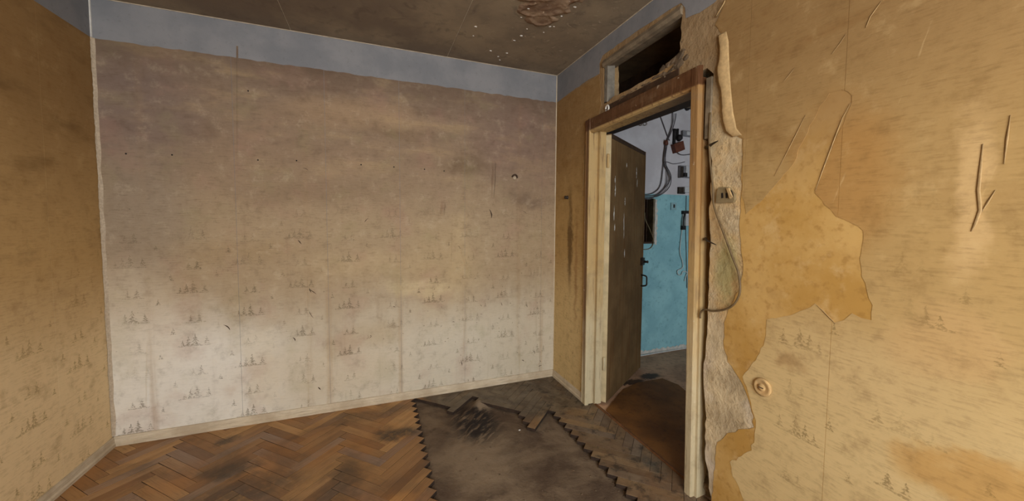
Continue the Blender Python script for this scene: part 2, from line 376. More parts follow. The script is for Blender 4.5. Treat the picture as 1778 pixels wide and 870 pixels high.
def skirt():
    t = NT('dirty_skirting_paint', .7, .3); x, y, z = t.sep(); n = t.noise(5, 6, .65); n2 = t.noise(1, 5, .65, t.com(t.mul(x, 9), t.mul(y, 9), t.mul(z, 120)))
    c = t.mix(C(176, 158, 132), C(204, 188, 162), t.sm(n, .35, .65))
    c = t.mix(c, C(128, 112, 92), t.mul(t.sm(t.add(t.mul(n2, .6), t.mul(n, .4)), .48, .68), .55))
    t.bump(n2, .3, .004); return t.col(c)
MT = dict(
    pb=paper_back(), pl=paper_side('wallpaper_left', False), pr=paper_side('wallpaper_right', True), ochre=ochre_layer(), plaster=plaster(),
    friezeb=frieze('blue_grey_paint', (150, 152, 158), (168, 168, 172)),
    ceil=ceiling_mat(), joint=plain('joint_filler', (188, 172, 148)), plank=plank_mat(), screed=screed_mat(), casing=casing_mat(), leaf=leaf_mat(),
    hall=hall_wall_mat(), hfloor=hall_floor_mat(), hboard=hardboard_mat(),
    base=skirt(), torn=plain('torn_paper_edge', (196, 162, 112), .9, .2, 60),
    tornb=plain('torn_pale_paper', (182, 164, 140), .9, .2, 90),
    tar=plain('tarred_edge', (56, 42, 32), .9, .4), dark=plain('dark_bitumen', (34, 28, 24), .8, .4), scuff=plain('brown_scuff', (74, 56, 42), .9, .4), black=plain('black_rubber', (38, 34, 34), .6, .3),
    cable=plain('grey_cable', (104, 84, 56), .6, .3), wire=plain('grey_wire', (92, 86, 88), .6, .3), whitew=plain('white_cord', (214, 214, 210), .6, .15),
    rust=plain('rusty_iron', (84, 58, 38), .7, .5, 60, .3), iron=plain('dark_iron', (70, 62, 54), .5, .4, 50, .6),
    coverp=plain('papered_cover', (196, 160, 108), .9, .25), socket=plain('beige_bakelite', (134, 116, 84), .5, .2), white=plain('white_plastic', (206, 206, 206), .5, .12), grey=plain('grey_plastic', (134, 134, 138), .5, .2),
    brownp=plain('brown_plastic', (110, 62, 44), .5, .3), wood=plain('raw_brown_wood', (112, 72, 40), .7, .45, 20), greyw=plain('weathered_grey_wood', (128, 112, 90), .8, .4, 16),
    darkw=plain('dark_wood', (66, 46, 30), .7, .4, 16), chalk=plain('white_plaster', (212, 206, 196), .95, .2), mortar=plain('crumbled_mortar', (118, 98, 72), .95, .55, 26),
    greyp=plain('grey_old_paint', (120, 112, 100), .7, .3, 20), loft=plain('loft_plaster', (118, 92, 62), .9, .35, 6),
    stilep=plain('cream_stile_paint', (196, 178, 140), .7, .2, 12), lump=plain('grey_rubble', (104, 86, 66), .95, .45, 22), framew=plain('window_white_paint', (224, 222, 214), .5, .1), extw=plain('outer_wall_plaster', (190, 180, 165)))
g = NT('window_glass', .05, .5); tr = g.n.new('ShaderNodeBsdfTransparent'); gl = g.n.new('ShaderNodeBsdfGlossy'); gl.inputs['Roughness'].default_value = .03
mx = g.n.new('ShaderNodeMixShader'); mx.inputs[0].default_value = .07
g.t.links.new(tr.outputs[0], mx.inputs[1]); g.t.links.new(gl.outputs[0], mx.inputs[2]); g.t.links.new(mx.outputs[0], g.n['Material Output'].inputs[0]); MT['glass'] = g.m
# spalled ceiling plaster: broken faces lighter than the sooty skin
sp = NT('spalled_plaster', .95, .1); _x, _y, _z = sp.sep(); _n = sp.noise(40, 5, .6)
_c = sp.mix(C(84, 66, 52), C(110, 92, 74), sp.sm(sp.noise(7, 5, .6), .40, .62)); _c = sp.mix(_c, C(90, 70, 54), sp.sm(sp.noise(13, 5, .65), .50, .62)); _c = sp.mix(_c, C(176, 158, 132), sp.mul(sp.sm(_n, .62, .72), .5)); sp.bump(_n, .5, .006); MT['spall'] = sp.col(_c)

# ------------------------------------------------------------------ object helpers
def tag(o, label=None, cat=None, group=None, kind=None):
    if label: o['label'] = label
    if cat: o['category'] = cat
    if group: o['group'] = group
    if kind: o['kind'] = kind
    return o
def put(name, me, mat, parent=None):
    o = bpy.data.objects.new(name, me); COL.objects.link(o)
    if mat is not None and not me.materials: me.materials.append(MT[mat] if isinstance(mat, str) else mat)
    if parent: o.parent = parent
    return o
def mesh(name, verts, faces, mat, parent=None, smooth=False):
    me = bpy.data.meshes.new(name); me.from_pydata([tuple(v) for v in verts], [], faces)
    bm = bmesh.new(); bm.from_mesh(me); bmesh.ops.recalc_face_normals(bm, faces=bm.faces); bm.to_mesh(me); bm.free()
    if smooth:
        for p in me.polygons: p.use_smooth = True
    return put(name, me, mat, parent)
def empty(name, loc=(0, 0, 0)):
    o = bpy.data.objects.new(name, None); o.location = loc; o.empty_display_size = .1; COL.objects.link(o); return o
class MB:
    def __init__(s): s.v = []; s.f = []
    def raw(s, v, f):
        b = len(s.v); s.v += [tuple(q) for q in v]; s.f += [tuple(b+i for i in q) for q in f]; return s
    def box(s, x0, x1, y0, y1, z0, z1):
        return s.raw([(x, y, z) for x in (x0, x1) for y in (y0, y1) for z in (z0, z1)],
                     [(0, 1, 3, 2), (4, 6, 7, 5), (0, 4, 5, 1), (2, 3, 7, 6), (0, 2, 6, 4), (1, 5, 7, 3)])
    def prism(s, prof, a, b):
        # prof: list of (p,q) -> a(p,q) and b(p,q) end points
        n = len(prof); v = [a(*p) for p in prof]+[b(*p) for p in prof]
        return s.raw(v, [tuple(range(n)), tuple(range(2*n-1, n-1, -1))]+[(i, (i+1) % n, n+(i+1) % n, n+i) for i in range(n)])
    def tube(s, pts, r, seg=6, smoothn=5):
        P = [Vector(p) for p in pts]; Q = []
        for i in range(len(P)-1):
            p0 = P[max(i-1, 0)]; p1 = P[i]; p2 = P[i+1]; p3 = P[min(i+2, len(P)-1)]
            for k in range(smoothn):
                t = k/smoothn
                Q.append(.5*((2*p1)+(p2-p0)*t+(2*p0-5*p1+4*p2-p3)*t*t+(3*p1-p0-3*p2+p3)*t**3))
        Q.append(P[-1]); n = None; b0 = len(s.v)
        for i, q in enumerate(Q):
            d = (Q[min(i+1, len(Q)-1)]-Q[max(i-1, 0)]).normalized()
            if n is None: n = d.orthogonal().normalized()
            n = (n-d*n.dot(d)).normalized(); bb = d.cross(n)
            rr = r(i/(len(Q)-1)) if callable(r) else r
            for k in range(seg):
                a = 2*math.pi*k/seg; s.v.append(tuple(q+(n*math.cos(a)+bb*math.sin(a))*rr))
        for i in range(len(Q)-1):
            for k in range(seg):
                s.f.append((b0+i*seg+k, b0+i*seg+(k+1) % seg, b0+(i+1)*seg+(k+1) % seg, b0+(i+1)*seg+k))
        s.f.append(tuple(b0+k for k in range(seg))); e = b0+(len(Q)-1)*seg; s.f.append(tuple(e+k for k in range(seg-1, -1, -1)))
        return s
    def lathe(s, prof, c, ax, seg=20):
        # prof: (radius, height along ax) ; closes at both ends
        ax = Vector(ax).normalized(); n = ax.orthogonal().normalized(); b = ax.cross(n); c = Vector(c); b0 = len(s.v)
        for r, h in prof:
            for k in range(seg):
                a = 2*math.pi*k/seg; s.v.append(tuple(c+ax*h+(n*math.cos(a)+b*math.sin(a))*r))
        for i in range(len(prof)-1):
            for k in range(seg):
                s.f.append((b0+i*seg+k, b0+i*seg+(k+1) % seg, b0+(i+1)*seg+(k+1) % seg, b0+(i+1)*seg+k))
        s.f.append(tuple(b0+k for k in range(seg-1, -1, -1))); e = b0+(len(prof)-1)*seg; s.f.append(tuple(e+k for k in range(seg)))
        return s
    def rock(s, c, r, sc=(1, 1, 1), amp=.35, seed=0, sub=2):
        bm = bmesh.new(); bmesh.ops.create_icosphere(bm, subdivisions=sub, radius=1)
        vs_ = []
        for v in bm.verts:
            q = v.co*(1+amp*noise.noise(v.co*1.7+Vector((seed*3.1, seed*1.7, seed*.9))))
            vs_.append((c[0]+q.x*r*sc[0], c[1]+q.y*r*sc[1], c[2]+q.z*r*sc[2]))
        fs = [tuple(v.index for v in f.verts) for f in bm.faces]; bm.free()
        return s.raw(vs_, fs)
    def build(s, name, mat, parent=None, smooth=False): return mesh(name, s.v, s.f, mat, parent, smooth)

def jag(poly, amp=.004, step=.02, closed=True, seed=1, keep=lambda a, b: False):
    rnd = random.Random(seed); out = []; n = len(poly)
    for i in range(n if closed else n-1):
        a = Vector(poly[i]); b = Vector(poly[(i+1) % n]); d = b-a; L = d.length; out.append(tuple(a))
        if keep(a, b) or L < step*1.4: continue
        m = int(L/step); nn = Vector((-d.y, d.x)).normalized()
        o1 = rnd.uniform(-1, 1); 
        for k in range(1, m):
            t = k/m
            out.append(tuple(a+d*t+nn*(rnd.uniform(-amp, amp)+amp*1.3*math.sin(t*math.pi*2+o1*3)*o1)))
    if not closed: out.append(tuple(poly[-1]))
    return out
def sheet(polys, fn, thick, bisects=()):
    """flat piece with an outline (first loop) and holes, extruded by thick; fn(u,v,w)->xyz"""
    loops = [[Vector((p[0], p[1], 0)) for p in l] for l in polys]
    tris = tessellate_polygon(loops); flat = [p for l in loops for p in l]
    v = [fn(p.x, p.y, thick) for p in flat]+[fn(p.x, p.y, 0) for p in flat]; n = len(flat)
    f = [tuple(t) for t in tris]+[tuple(n+i for i in reversed(t)) for t in tris]
    b = 0
    for l in loops:
        m = len(l)
        for i in range(m): f.append((b+i, b+(i+1) % m, n+b+(i+1) % m, n+b+i))
        b += m
    return v, f
def strips(name, v, f, mat, parent, axis, cuts):
    """cut a sheet into strips along seams; each strip an object"""
    cuts = sorted(cuts); edges = [-1e3]+cuts+[1e3]
    for i in range(len(edges)-1):
        bm = bmesh.new(); vv = [bm.verts.new(q) for q in v]
        for q in f:
            try: bm.faces.new([vv[k] for k in q])
            except ValueError: pass
        for val, sgn in ((edges[i]+.0008, 1), (edges[i+1]-.0008, -1)):
            if abs(val) > 100: continue
            no = Vector((0, 0, 0)); no[axis] = 1; co = Vector((0, 0, 0)); co[axis] = val
            r = bmesh.ops.bisect_plane(bm, geom=bm.verts[:]+bm.edges[:]+bm.faces[:], plane_co=co, plane_no=no, clear_inner=sgn > 0, clear_outer=sgn < 0)
            ed = [e for e in r['geom_cut'] if isinstance(e, bmesh.types.BMEdge)]
            bmesh.ops.holes_fill(bm, edges=ed, sides=0)
        if not bm.faces: bm.free(); continue
        bmesh.ops.recalc_face_normals(bm, faces=bm.faces)
        me = bpy.data.meshes.new(name); bm.to_mesh(me); bm.free(); put(name, me, mat, parent)

# ================================================================== STRUCTURE
# ---- back wall
wall_back = tag(MB().box(-W-.15, 0.12, 0, .12, -.15, H+.1).build('wall_back', 'friezeb'), 'wall facing the window, soot-browned wallpaper under a blue-grey painted band', 'wall', kind='structure')
top = [(-W+.002, ZP)]
rnd = random.Random(3); x = -W+.04
while x < -.03: top.append((x, ZP+rnd.uniform(-.004, .004))); x += .035
top.append((-.002, ZP)); outline = top+[(-.002, .0), (-W+.002, .0)]
v, f = sheet([outline], lambda a, b, w: (a, -.0004-w, b), .0014)
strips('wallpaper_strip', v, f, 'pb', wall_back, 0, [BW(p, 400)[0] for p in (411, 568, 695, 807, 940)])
# ---- left wall
wall_left = tag(MB().box(-W-.15, -W, YF-.15, .12, -.15, H+.1).build('wall_left', 'friezeb'), 'side wall with dark brown sooty fir-print wallpaper, paler near the skirting', 'wall', kind='structure')
v, f = sheet([[(-.002, ZP), (YF+.002, ZP), (YF+.002, 0), (-.002, 0)]], lambda a, b, w: (-W+.0004+w, a, b), .0014)
strips('wallpaper_strip', v, f, 'pl', wall_left, 1, [LW(78, 300)[0], LW(78, 300)[0]-.53, LW(78, 300)[0]-1.06, -2., -2.6, -3.2, -3.8])
# ---- right wall with door and transom holes
door_hole = [(-.525, -.2), (-.525, 2.02)] + [(-1.30, 2.035), (-1.515, 2.045)]
redge = []
rnd = random.Random(11); z = 2.03
pr_edge = [(b, a) for a, b in (RW(*q) for q in ((1239, 128), (1238.5, 160), (1236, 190), (1233, 225), (1235, 280), (1235, 320), (1233, 360), (1233, 400), (1232, 440), (1230, 470), (1229.5, 500), (1230, 540), (1228, 580), (1224, 620), (1222, 680), (1225, 725), (1225, 770), (1226, 800), (1230, 835), (1240, 870)))]; pr_edge[-1] = (0, pr_edge[-1][1])
for (z0, a), (z1, b) in zip(pr_edge, pr_edge[1:]):
    m = max(1, int((z0-z1)/.03))
    for k in range(m): t = k/m; redge.append((a+(b-a)*t+rnd.uniform(-.006, .006), z0+(z1-z0)*t))
door_hole = door_hole+redge+[(redge[-1][0]-.004, -.2)]
outer = [(.10, -.2), (.10, H+.1), (YF-.15, H+.1), (YF-.15, -.2)]
outer = [(.10, -.2), (.10, H+.1), (YF-.15, H+.1), (YF-.15, -.2)]+list(reversed(door_hole))
tp = [RW(*q) for q in ((1048, 108), (1118, 58), (1186, 13), (1184.5, 30), (1182, 48), (1183, 66), (1180.5, 74), (1181.5, 84), (1179, 104), (1168, 112), (1156, 118), (1140, 130), (1122, 138), (1104, 148), (1082, 160), (1064, 168), (1057, 176), (1049, 178))]
tp = jag(tp, .003, .025, seed=5)
v, f = sheet([outer, tp], lambda a, b, w: (.12-w, a, b), .12)
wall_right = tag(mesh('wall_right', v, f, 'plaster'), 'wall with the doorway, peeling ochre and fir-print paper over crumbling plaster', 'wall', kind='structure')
rwfn = lambda x0: (lambda a, b, w: (x0-w, a, b))
# painted band above the paper
band = [(-.002, H-.001), (-.002, ZP-.02)]+[RW(*q) for q in ((1000, 160), (1040, 132))]
edge_top = [RW(*q) for q in ((1042, 128), (1041, 112), (1044, 100), (1110, 52), (1180, 6))]
v, f = sheet([jag([(-.002, H-.001), (-.002, ZP)]+[RW(*q) for q in ((1000, 153), (1041, 128), (1041, 110), (1046, 97), (1110, 51), (1183, 5))]+[RW(1190, 14), RW(1191, 32), RW(1215, 22), RW(1240, 5), (-1.66, ZP+.02), (YF, ZP), (YF, H-.001)], .003, .04, seed=8)], rwfn(-.0003), .0012)
mesh('painted_band', v, f, 'friezeb', wall_right)
# stretch of paper between the corner and the door
v, f = sheet([jag([(-.002, ZP-.001), (-.002, 0), (-.512, 0), (-.514, .6), (-.51, 1.2), (-.516, 1.75), (-.52, 2.0), (-.555, 2.045), (-.63, 2.05)]+[RW(*q) for q in ((1044, 180), (1042, 150), (1041, 131), (1000, 156))], .0025, .03, seed=9)], rwfn(-.0004), .0014)
strips('wallpaper_strip', v, f, 'pr', wall_right, 1, [RW(991, 300)[0], RW(1016, 300)[0]])
# ochre backing layer right of the door
lb = [(1262, 8), (1248, 30), (1242, 44), (1257, 62), (1252, 90), (1249, 130), (1254, 170), (1258, 205), (1270, 232), (1290, 241), (1289, 290), (1287, 340), (1285, 400), (1288, 440), (1291, 470), (1284, 505), (1266, 535), (1258, 560), (1257, 600), (1264, 628), (1276, 645), (1286, 660), (1299, 690), (1306, 715), (1310, 742), (1290, 745), (1264, 752), (1246, 768), (1242, 795), (1240, 830), (1236, 868)]
LB = [RW(*q) for q in lb]; LB[0] = (LB[0][0], ZP)
v, f = sheet([jag(LB, .003, .02, False, seed=12)+[(LB[-1][0]-.01, 0), (YF+.002, 0), (YF+.002, ZP)]], rwfn(-.0004), .0014)
mesh('backing_paper', v, f, 'ochre', wall_right)
# top fir-print paper with the torn outline
tb = lb[:12]+[(1296, 372), (1320, 352), (1350, 318), (1376, 288), (1398, 240), (1420, 196), (1441, 162), (1462, 156), (1480, 166), (1474, 192), (1456, 232), (1440, 270), (1426, 305), (1415, 335), (1432, 356), (1452, 376), (1480, 388), (1500, 402), (1496, 440), (1497, 480), (1506, 505), (1516, 530), (1514, 556), (1496, 552), (1480, 544), (1466, 556), (1450, 560), (1432, 540), (1416, 527), (1390, 540), (1364, 549), (1332, 555), (1327, 600), (1304, 636), (1290, 654), (1302, 690), (1309, 718), (1313, 742), (1311, 752), (1306, 782), (1288, 792), (1268, 802), (1272, 826), (1284, 846), (1292, 868)]
TB = [RW(*q) for q in tb]; TB[0] = (TB[0][0]-.004, ZP); TB = [(a-.004, b) if i < 12 else (a, b) for i, (a, b) in enumerate(TB)]
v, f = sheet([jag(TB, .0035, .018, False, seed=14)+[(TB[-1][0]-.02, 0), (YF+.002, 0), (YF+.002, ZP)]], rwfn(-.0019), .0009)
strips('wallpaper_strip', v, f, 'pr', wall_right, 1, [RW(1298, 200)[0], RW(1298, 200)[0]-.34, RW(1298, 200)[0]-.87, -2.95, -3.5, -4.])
# ---- window wall behind the camera
wx0, wx1, wz0, wz1 = -2.15, -.45, .82, 2.22
v, f = sheet([[(-W-.15, -.2), (.15, -.2), (.15, H+.1), (-W-.15, H+.1)], [(wx0, wz0), (wx0, wz1), (wx1, wz1), (wx1, wz0)]], lambda a, b, w: (a, YF-w, b), .15)
wall_front = tag(mesh('wall_front', v, f, 'extw'), 'window wall behind the camera', 'wall', kind='structure')
window = tag(empty('window_1', ((wx0+wx1)/2, YF-.08, wz0)), 'white three-part window in the wall behind the camera', 'window', kind='structure')
def wchild(mb, name, mat):
    o = mb.build(name, mat); o.parent = window; o.matrix_parent_inverse = Matrix.Translation(-window.location); return o
fr = MB(); fr.box(wx0, wx0+.06, YF-.11, YF-.05, wz0, wz1).box(wx1-.06, wx1, YF-.11, YF-.05, wz0, wz1).box(wx0, wx1, YF-.11, YF-.05, wz0, wz0+.06).box(wx0, wx1, YF-.11, YF-.05, wz1-.06, wz1)
wchild(fr, 'window_frame', 'framew')
for k in (1, 2):
    xm = wx0+(wx1-wx0)*k/3; wchild(MB().box(xm-.025, xm+.025, YF-.105, YF-.055, wz0+.06, wz1-.06), 'mullion', 'framew')
for k in range(3):
    a = wx0+(wx1-wx0)*k/3+.03; b = wx0+(wx1-wx0)*(k+1)/3-.03; wchild(MB().box(a, b, YF-.082, YF-.078, wz0+.05, wz1-.05), 'pane', 'glass')
wchild(MB().box(wx0-.05, wx1+.05, YF-.05, YF+.12, wz0-.03, wz0), 'window_sill', 'framew')
# ---- ceiling: slab with three concrete panels, pale filler in the joints
ceiling = tag(MB().box(-W-.15, .12, YF-.15, .12, H+.004, H+.12).build('ceiling', 'joint'), 'soot-blackened concrete ceiling of wide panels with pale joints', 'ceiling', kind='structure')
j1, j2 = -1.922, -.915
for a, b in ((-W-.01, j1-.003), (j1+.003, j2-.003), (j2+.003, .01)):
    MB().box(a, b, YF-.01, .01, H, H+.02).build('ceiling_panel', 'ceil', ceiling)
# hairline of pale filler where walls meet the ceiling
for q in ((-W, 0, -.005, 0), (-.005, 0, YF, 0), (-W, -W+.005, YF, 0)): MB().box(*q, H-.0035, H).build('joint_bead', 'joint', ceiling)
def relief(name, cx, cy, sx, sy, nx, ny, fn, mat, parent):
    v = []; f = []
    for j in range(ny+1):
        for i in range(nx+1):
            x = cx-sx/2+sx*i/nx; y = cy-sy/2+sy*j/ny; v.append((x, y, fn(x, y)))
    for j in range(ny):
        for i in range(nx):
            q = (j*(nx+1)+i, j*(nx+1)+i+1, (j+1)*(nx+1)+i+1, (j+1)*(nx+1)+i)
            if max(v[k][2] for k in q) > H+.0015 and min(v[k][2] for k in q) > H+.0005: continue
            f.append(q)
    used = sorted({k for q in f for k in q}); mp = {k: i for i, k in enumerate(used)}
    return mesh(name, [v[k] for k in used], [tuple(mp[k] for k in q) for q in f], mat, parent, True)
pc = FL(945, 22, H); pe = [FL(920, 40, H), FL(985, 2, H), FL(940, 42, H), FL(950, 12, H)]
def spall(x, y):
    best = 9
    for (px, py), a, b in ((FL(940, 34, H), .085, .055), (FL(925, 17, H), .075, .06), (FL(955, 12, H), .10, .07), (FL(975, -8, H), .10, .08), (FL(935, -15, H), .10, .09)):
        n = .35*noise.noise(Vector((x*14, y*14, px*7)))+.18*noise.noise(Vector((x*40, y*40, px)))
        d = math.hypot((x-px)/a, (y-py)/b)+n
        best = min(best, d)
        if d < 1: pass
    rim = math.exp(-((best-.92)/.16)**2)
    if best > 1.25: return H+.003
    return H-.0012-.006*rim*(1+.7*noise.noise(Vector((x*30, y*30, 2))))-.003*max(0, noise.noise(Vector((x*22, y*22, 5))))
relief('spalled_plaster', pc[0]+.02, pc[1]-.03, .62, .62, 96, 96, spall, 'spall', ceiling)
chips = MB()
for i, (px, py) in enumerate([(868, 104), (880, 92), (826, 46), (822, 62), (915, 50), (944, 56), (955, 46), (962, 46), (989, 2), (998, 12), (917, 14), (905, 62), (905, 30), (865, 98), (975, 28), (852, 88), (893, 70)]):
    x, y = FL(px, py, H); chips.rock((x, y, H-.001), random.uniform(.005, .011), (1, random.uniform(.5, 1.2), .35), .5, i)
tag(chips.build('plaster_chip', 'chalk', ceiling), 'pale flecks of plaster stuck to the ceiling', kind='stuff')

# ---- floor: slab, bare screed, herringbone planks
floor = tag(MB().box(-W-.15, .05, YF-.15, .12, -.15, -.036).build('floor', 'screed'), 'herringbone parquet floor with a stripped band of dark bare screed', 'floor', kind='structure')
A = Vector(FL(833, 694)); Bp = Vector(FL(800, 772))
def screed_z(x, y):
    z = -.030+.004*noise.noise(Vector((x*4, y*4, 0)))+.0025*noise.noise(Vector((x*17, y*17, 3)))
    d = Vector((x, y))-A; ax = (Bp-A).normalized(); s_ = d.dot(ax); t_ = d.x*ax.y-d.y*ax.x
    L_ = (Bp-A).length
    if -.05 < s_ < L_*1.25:
        fall = max(0, 1-s_/(L_*1.2)) if s_ > 0 else max(0, 1+s_/.05); wd = .05+.28*max(s_, 0)
        z += .034*fall**1.3*math.exp(-(t_/wd)**2)*(1+.35*math.sin(t_*90+s_*8)*min(1, s_*8))
    return min(z, .004)
v = []; f = []; nx, ny = 96, 150; X0, X1, Y0, Y1 = -1.28, .0, -2.0, .0
for j in range(ny+1):
    for i in range(nx+1): x = X0+(X1-X0)*i/nx; y = Y0+(Y1-Y0)*j/ny; v.append((x, y, screed_z(x, y)))
for j in range(ny):
    for i in range(nx): f.append((j*(nx+1)+i, j*(nx+1)+i+1, (j+1)*(nx+1)+i+1, (j+1)*(nx+1)+i))
mesh('screed', v, f, 'screed', floor, True)
PW, PP = .0557, .225; PL = PP*math.sqrt(2); s2 = math.sqrt(.5)
YPH = -.045+.04
def clip(poly, nx_, ny_, c_):
    out = []
    for i in range(len(poly)):
        a = poly[i]; b = poly[(i+1) % len(poly)]; da = a[0]*nx_+a[1]*ny_-c_; db = b[0]*nx_+b[1]*ny_-c_
        if da <= 0: out.append(a)
        if (da < 0 < db) or (db < 0 < da): t = da/(da-db); out.append((a[0]+(b[0]-a[0])*t, a[1]+(b[1]-a[1])*t))
    return out
def tar(me, n):
    me.materials.append(MT['plank']); me.materials.append(MT['tar'])
    for i, p in enumerate(me.polygons): p.material_index = 1 if i == 0 or 2 <= i < 2+n else 0
def plank_shape(poly, th=.022):
    n = len(poly); cx = sum(p[0] for p in poly)/n; cy = sum(p[1] for p in poly)/n
    ins = []
    for p in poly:
        d = Vector((cx-p[0], cy-p[1])); L = d.length or 1; ins.append((p[0]+d.x/L*.0014, p[1]+d.y/L*.0014))
    v = [(p[0], p[1], -th) for p in poly]+[(p[0], p[1], -.0011) for p in poly]+[(p[0], p[1], 0) for p in ins]
    f = [tuple(range(n-1, -1, -1)), tuple(2*n+i for i in range(n))]
    for r in (0, 1): f += [(r*n+i, r*n+(i+1) % n, (r+1)*n+(i+1) % n, (r+1)*n+i) for i in range(n)]
    return v, f
GAP = .0009
full = [(GAP, GAP), (PL-GAP, GAP), (PL-GAP, PW-GAP), (GAP, PW-GAP)]
fv, ff = plank_shape(full)
full_me = bpy.data.meshes.new('plank'); full_me.from_pydata(fv, [], ff); tar(full_me, 4)
bound = [(-1.175, -.01), (-.915, -.312), (-.70, -.13), (-.695, -.22), (-.47, -.575)]
def keep(kind, cx, cy):
    if cx < -1.2: return True
    if cx > -.275 and kind == 'V' and cy > -2: return True
    if cx > -.06: return True
    if cy < -1.95: return True
    if cx < -.46:
        for (xa, ya), (xb, yb) in zip(bound, bound[1:]):
            if xa <= cx <= xb: return cy > ya+(yb-ya)*(cx-xa)/(xb-xa)-.005
        return False
    # column with the single loose-ended board
    lim = -.585
    return cy > lim
rnd = random.Random(21); rest = MB(); nplank = 0
for j in range(-4, 4):
    ox = -1.165-PP+j*2*PP
    for k in range(-62, 12):
        oy = YPH+k*PW*math.sqrt(2)
        for kind in 'HV':
            if kind == 'H': o = Vector((ox, oy)); d = Vector((s2, s2)); ang = math.pi/4
            else: o = Vector((ox-PW*s2, oy+PW*s2)) + Vector((PW*s2, PW*s2)); d = Vector((-s2, s2)); ang = 3*math.pi/4
            n_ = Vector((-d.y, d.x)); c_ = o+d*PL/2+n_*PW/2
            if c_.x < -W-.3 or c_.x > .25 or c_.y > .35 or c_.y < YF-.2: continue
            if not keep(kind, c_.x, c_.y): continue
            poly = [tuple(o+d*a+n_*b) for a, b in full]; P0 = list(poly)
            xr = .05 if -1.62 < c_.y < -.42 and c_.x > -.4 else -.004
            for q in ((1, 0, xr), (-1, 0, W-.004), (0, 1, -.004), (0, -1, -YF-.004)):
                poly = clip(poly, *q)
                if len(poly) < 3: break
            if len(poly) < 3: continue
            loc = [((Vector(p)-o).dot(d), (Vector(p)-o).dot(n_)) for p in poly]
            ar = abs(sum(loc[i][0]*loc[(i+1) % len(loc)][1]-loc[(i+1) % len(loc)][0]*loc[i][1] for i in range(len(loc))))/2
            if ar < .0004: continue
            inview = c_.y > -1.72
            dz = rnd.uniform(-.0012, .0006)
            if not inview:
                lv, lf = plank_shape(loc); rest.raw([(o.x+d.x*a+n_.x*b, o.y+d.y*a+n_.y*b, z+dz) for a, b, z in lv], lf); continue
            if len(poly) == 4 and poly == P0: me = full_me
            else:
                lv, lf = plank_shape(loc); me = bpy.data.meshes.new('plank'); me.from_pydata(lv, [], lf); tar(me, len(loc))
            pk = put('plank', me, None, floor); pk.location = (o.x, o.y, dz); pk.rotation_euler = (rnd.uniform(-.006, .006), rnd.uniform(-.002, .002), ang+rnd.uniform(-.003, .003)); nplank += 1
tag(rest.build('parquet_field', 'plank', floor), kind='stuff')
print('planks', nplank)
# ---- skirting boards
prof = [(0, 0), (.020, 0), (.020, .017), (.013, .023), (.011, .040), (.007, .0535), (0, .0535)]
bb = MB().prism(prof, lambda p, q: (-W+.0019, -.0019-p, q), lambda p, q: (-.0019, -.0019-p, q)).build('baseboard_back', 'base'); tag(bb, 'dirty cream skirting board along the wall facing the window', 'skirting board', kind='structure')
bb = MB().prism(prof, lambda p, q: (-.0019-p, -.004, q), lambda p, q: (-.0019-p, -.500, q)).build('baseboard_right', 'base'); tag(bb, 'short dirty skirting board between the corner and the door casing', 'skirting board', kind='structure')
bb = MB().prism(prof, lambda p, q: (-W+.0019+p, -.004, q), lambda p, q: (-W+.0019+p, YF+.01, q)).build('baseboard_left', 'base'); tag(bb, 'cream skirting board under the dark brown papered wall', 'skirting board', kind='structure')
# frayed paper edge standing off in the left corner
rb = MB(); N = 150; rnd = random.Random(31); rows = []
for i in range(N+1):
    z = .058+(ZP-.058)*i/N; a = .010+.006*noise.noise(Vector((0, 0, z*5)))+rnd.uniform(-.0015, .0015); l = .020+.010*noise.noise(Vector((3, 0, z*6)))+rnd.uniform(-.004, .004)
    rows.append([(-W+.016+.006*noise.noise(Vector((7, 0, z*9))), -.0020, z), (-W+.010, -.004-a*.25, z), (-W+.0065, -.008-a*.4, z), (-W+.0035, -max(.010, l*.75), z)])
v = [p for r in rows for p in r]; f = [(i*4+k, i*4+k+1, (i+1)*4+k+1, (i+1)*4+k) for i in range(N) for k in range(3)]
mesh('frayed_paper_edge', v, f, 'tornb', wall_back, True)
rb = MB().prism([(0, 0), (.006, 0), (.005, .005), (0, .006)], lambda p, q: (-W+.0001+p, -.0001-q, ZP+.004), lambda p, q: (-W+.0001+p, -.0001-q, H)).build('paint_bead', 'chalk', wall_back)
# pale bead of filler in the right corner
v = []; f = []
for i in range(N+1):
    z = .055+(H-.055)*i/N; a = .0055+.0025*noise.noise(Vector((9, 0, z*14))); v += [(-.0018-a, -.0018, z), (-.0018-a*.45, -.0018-a*.45, z), (-.0018, -.0018-a*.7, z)]
f = [(i*3+k, i*3+k+1, (i+1)*3+k+1, (i+1)*3+k) for i in range(N) for k in range(2)]
mesh('corner_filler', v, f, 'base', wall_back, True)

# ================================================================== DOOR
door = tag(empty('door_1', (.06, -1.0, 0)), 'old painted door standing open into the blue hallway, in a stained peeling frame', 'door', kind='structure')
def dch(mb, name, mat, parent=door, smooth=False):
    o = mb.build(name, mat, None, smooth); o.parent = parent; o.matrix_parent_inverse = parent.matrix_world.inverted() if parent is not door else Matrix.Translation(-door.location); return o
XC = -.026
lc_y0, lc_y1 = -.500, -.565
cp = [(0, 0), (0, .018), (.008, .024), (.018, .020), (.030, .024), (.040, .024), (.044, .019), (.048, .019), (.053, .028), (.062, .028), (.066, .022), (.066, 0)]
dch(MB().prism(cp, lambda p, q: (-q, lc_y0-p, 0), lambda p, q: (-q, lc_y0-p-.004*0, 2.055)), 'casing', 'casing')
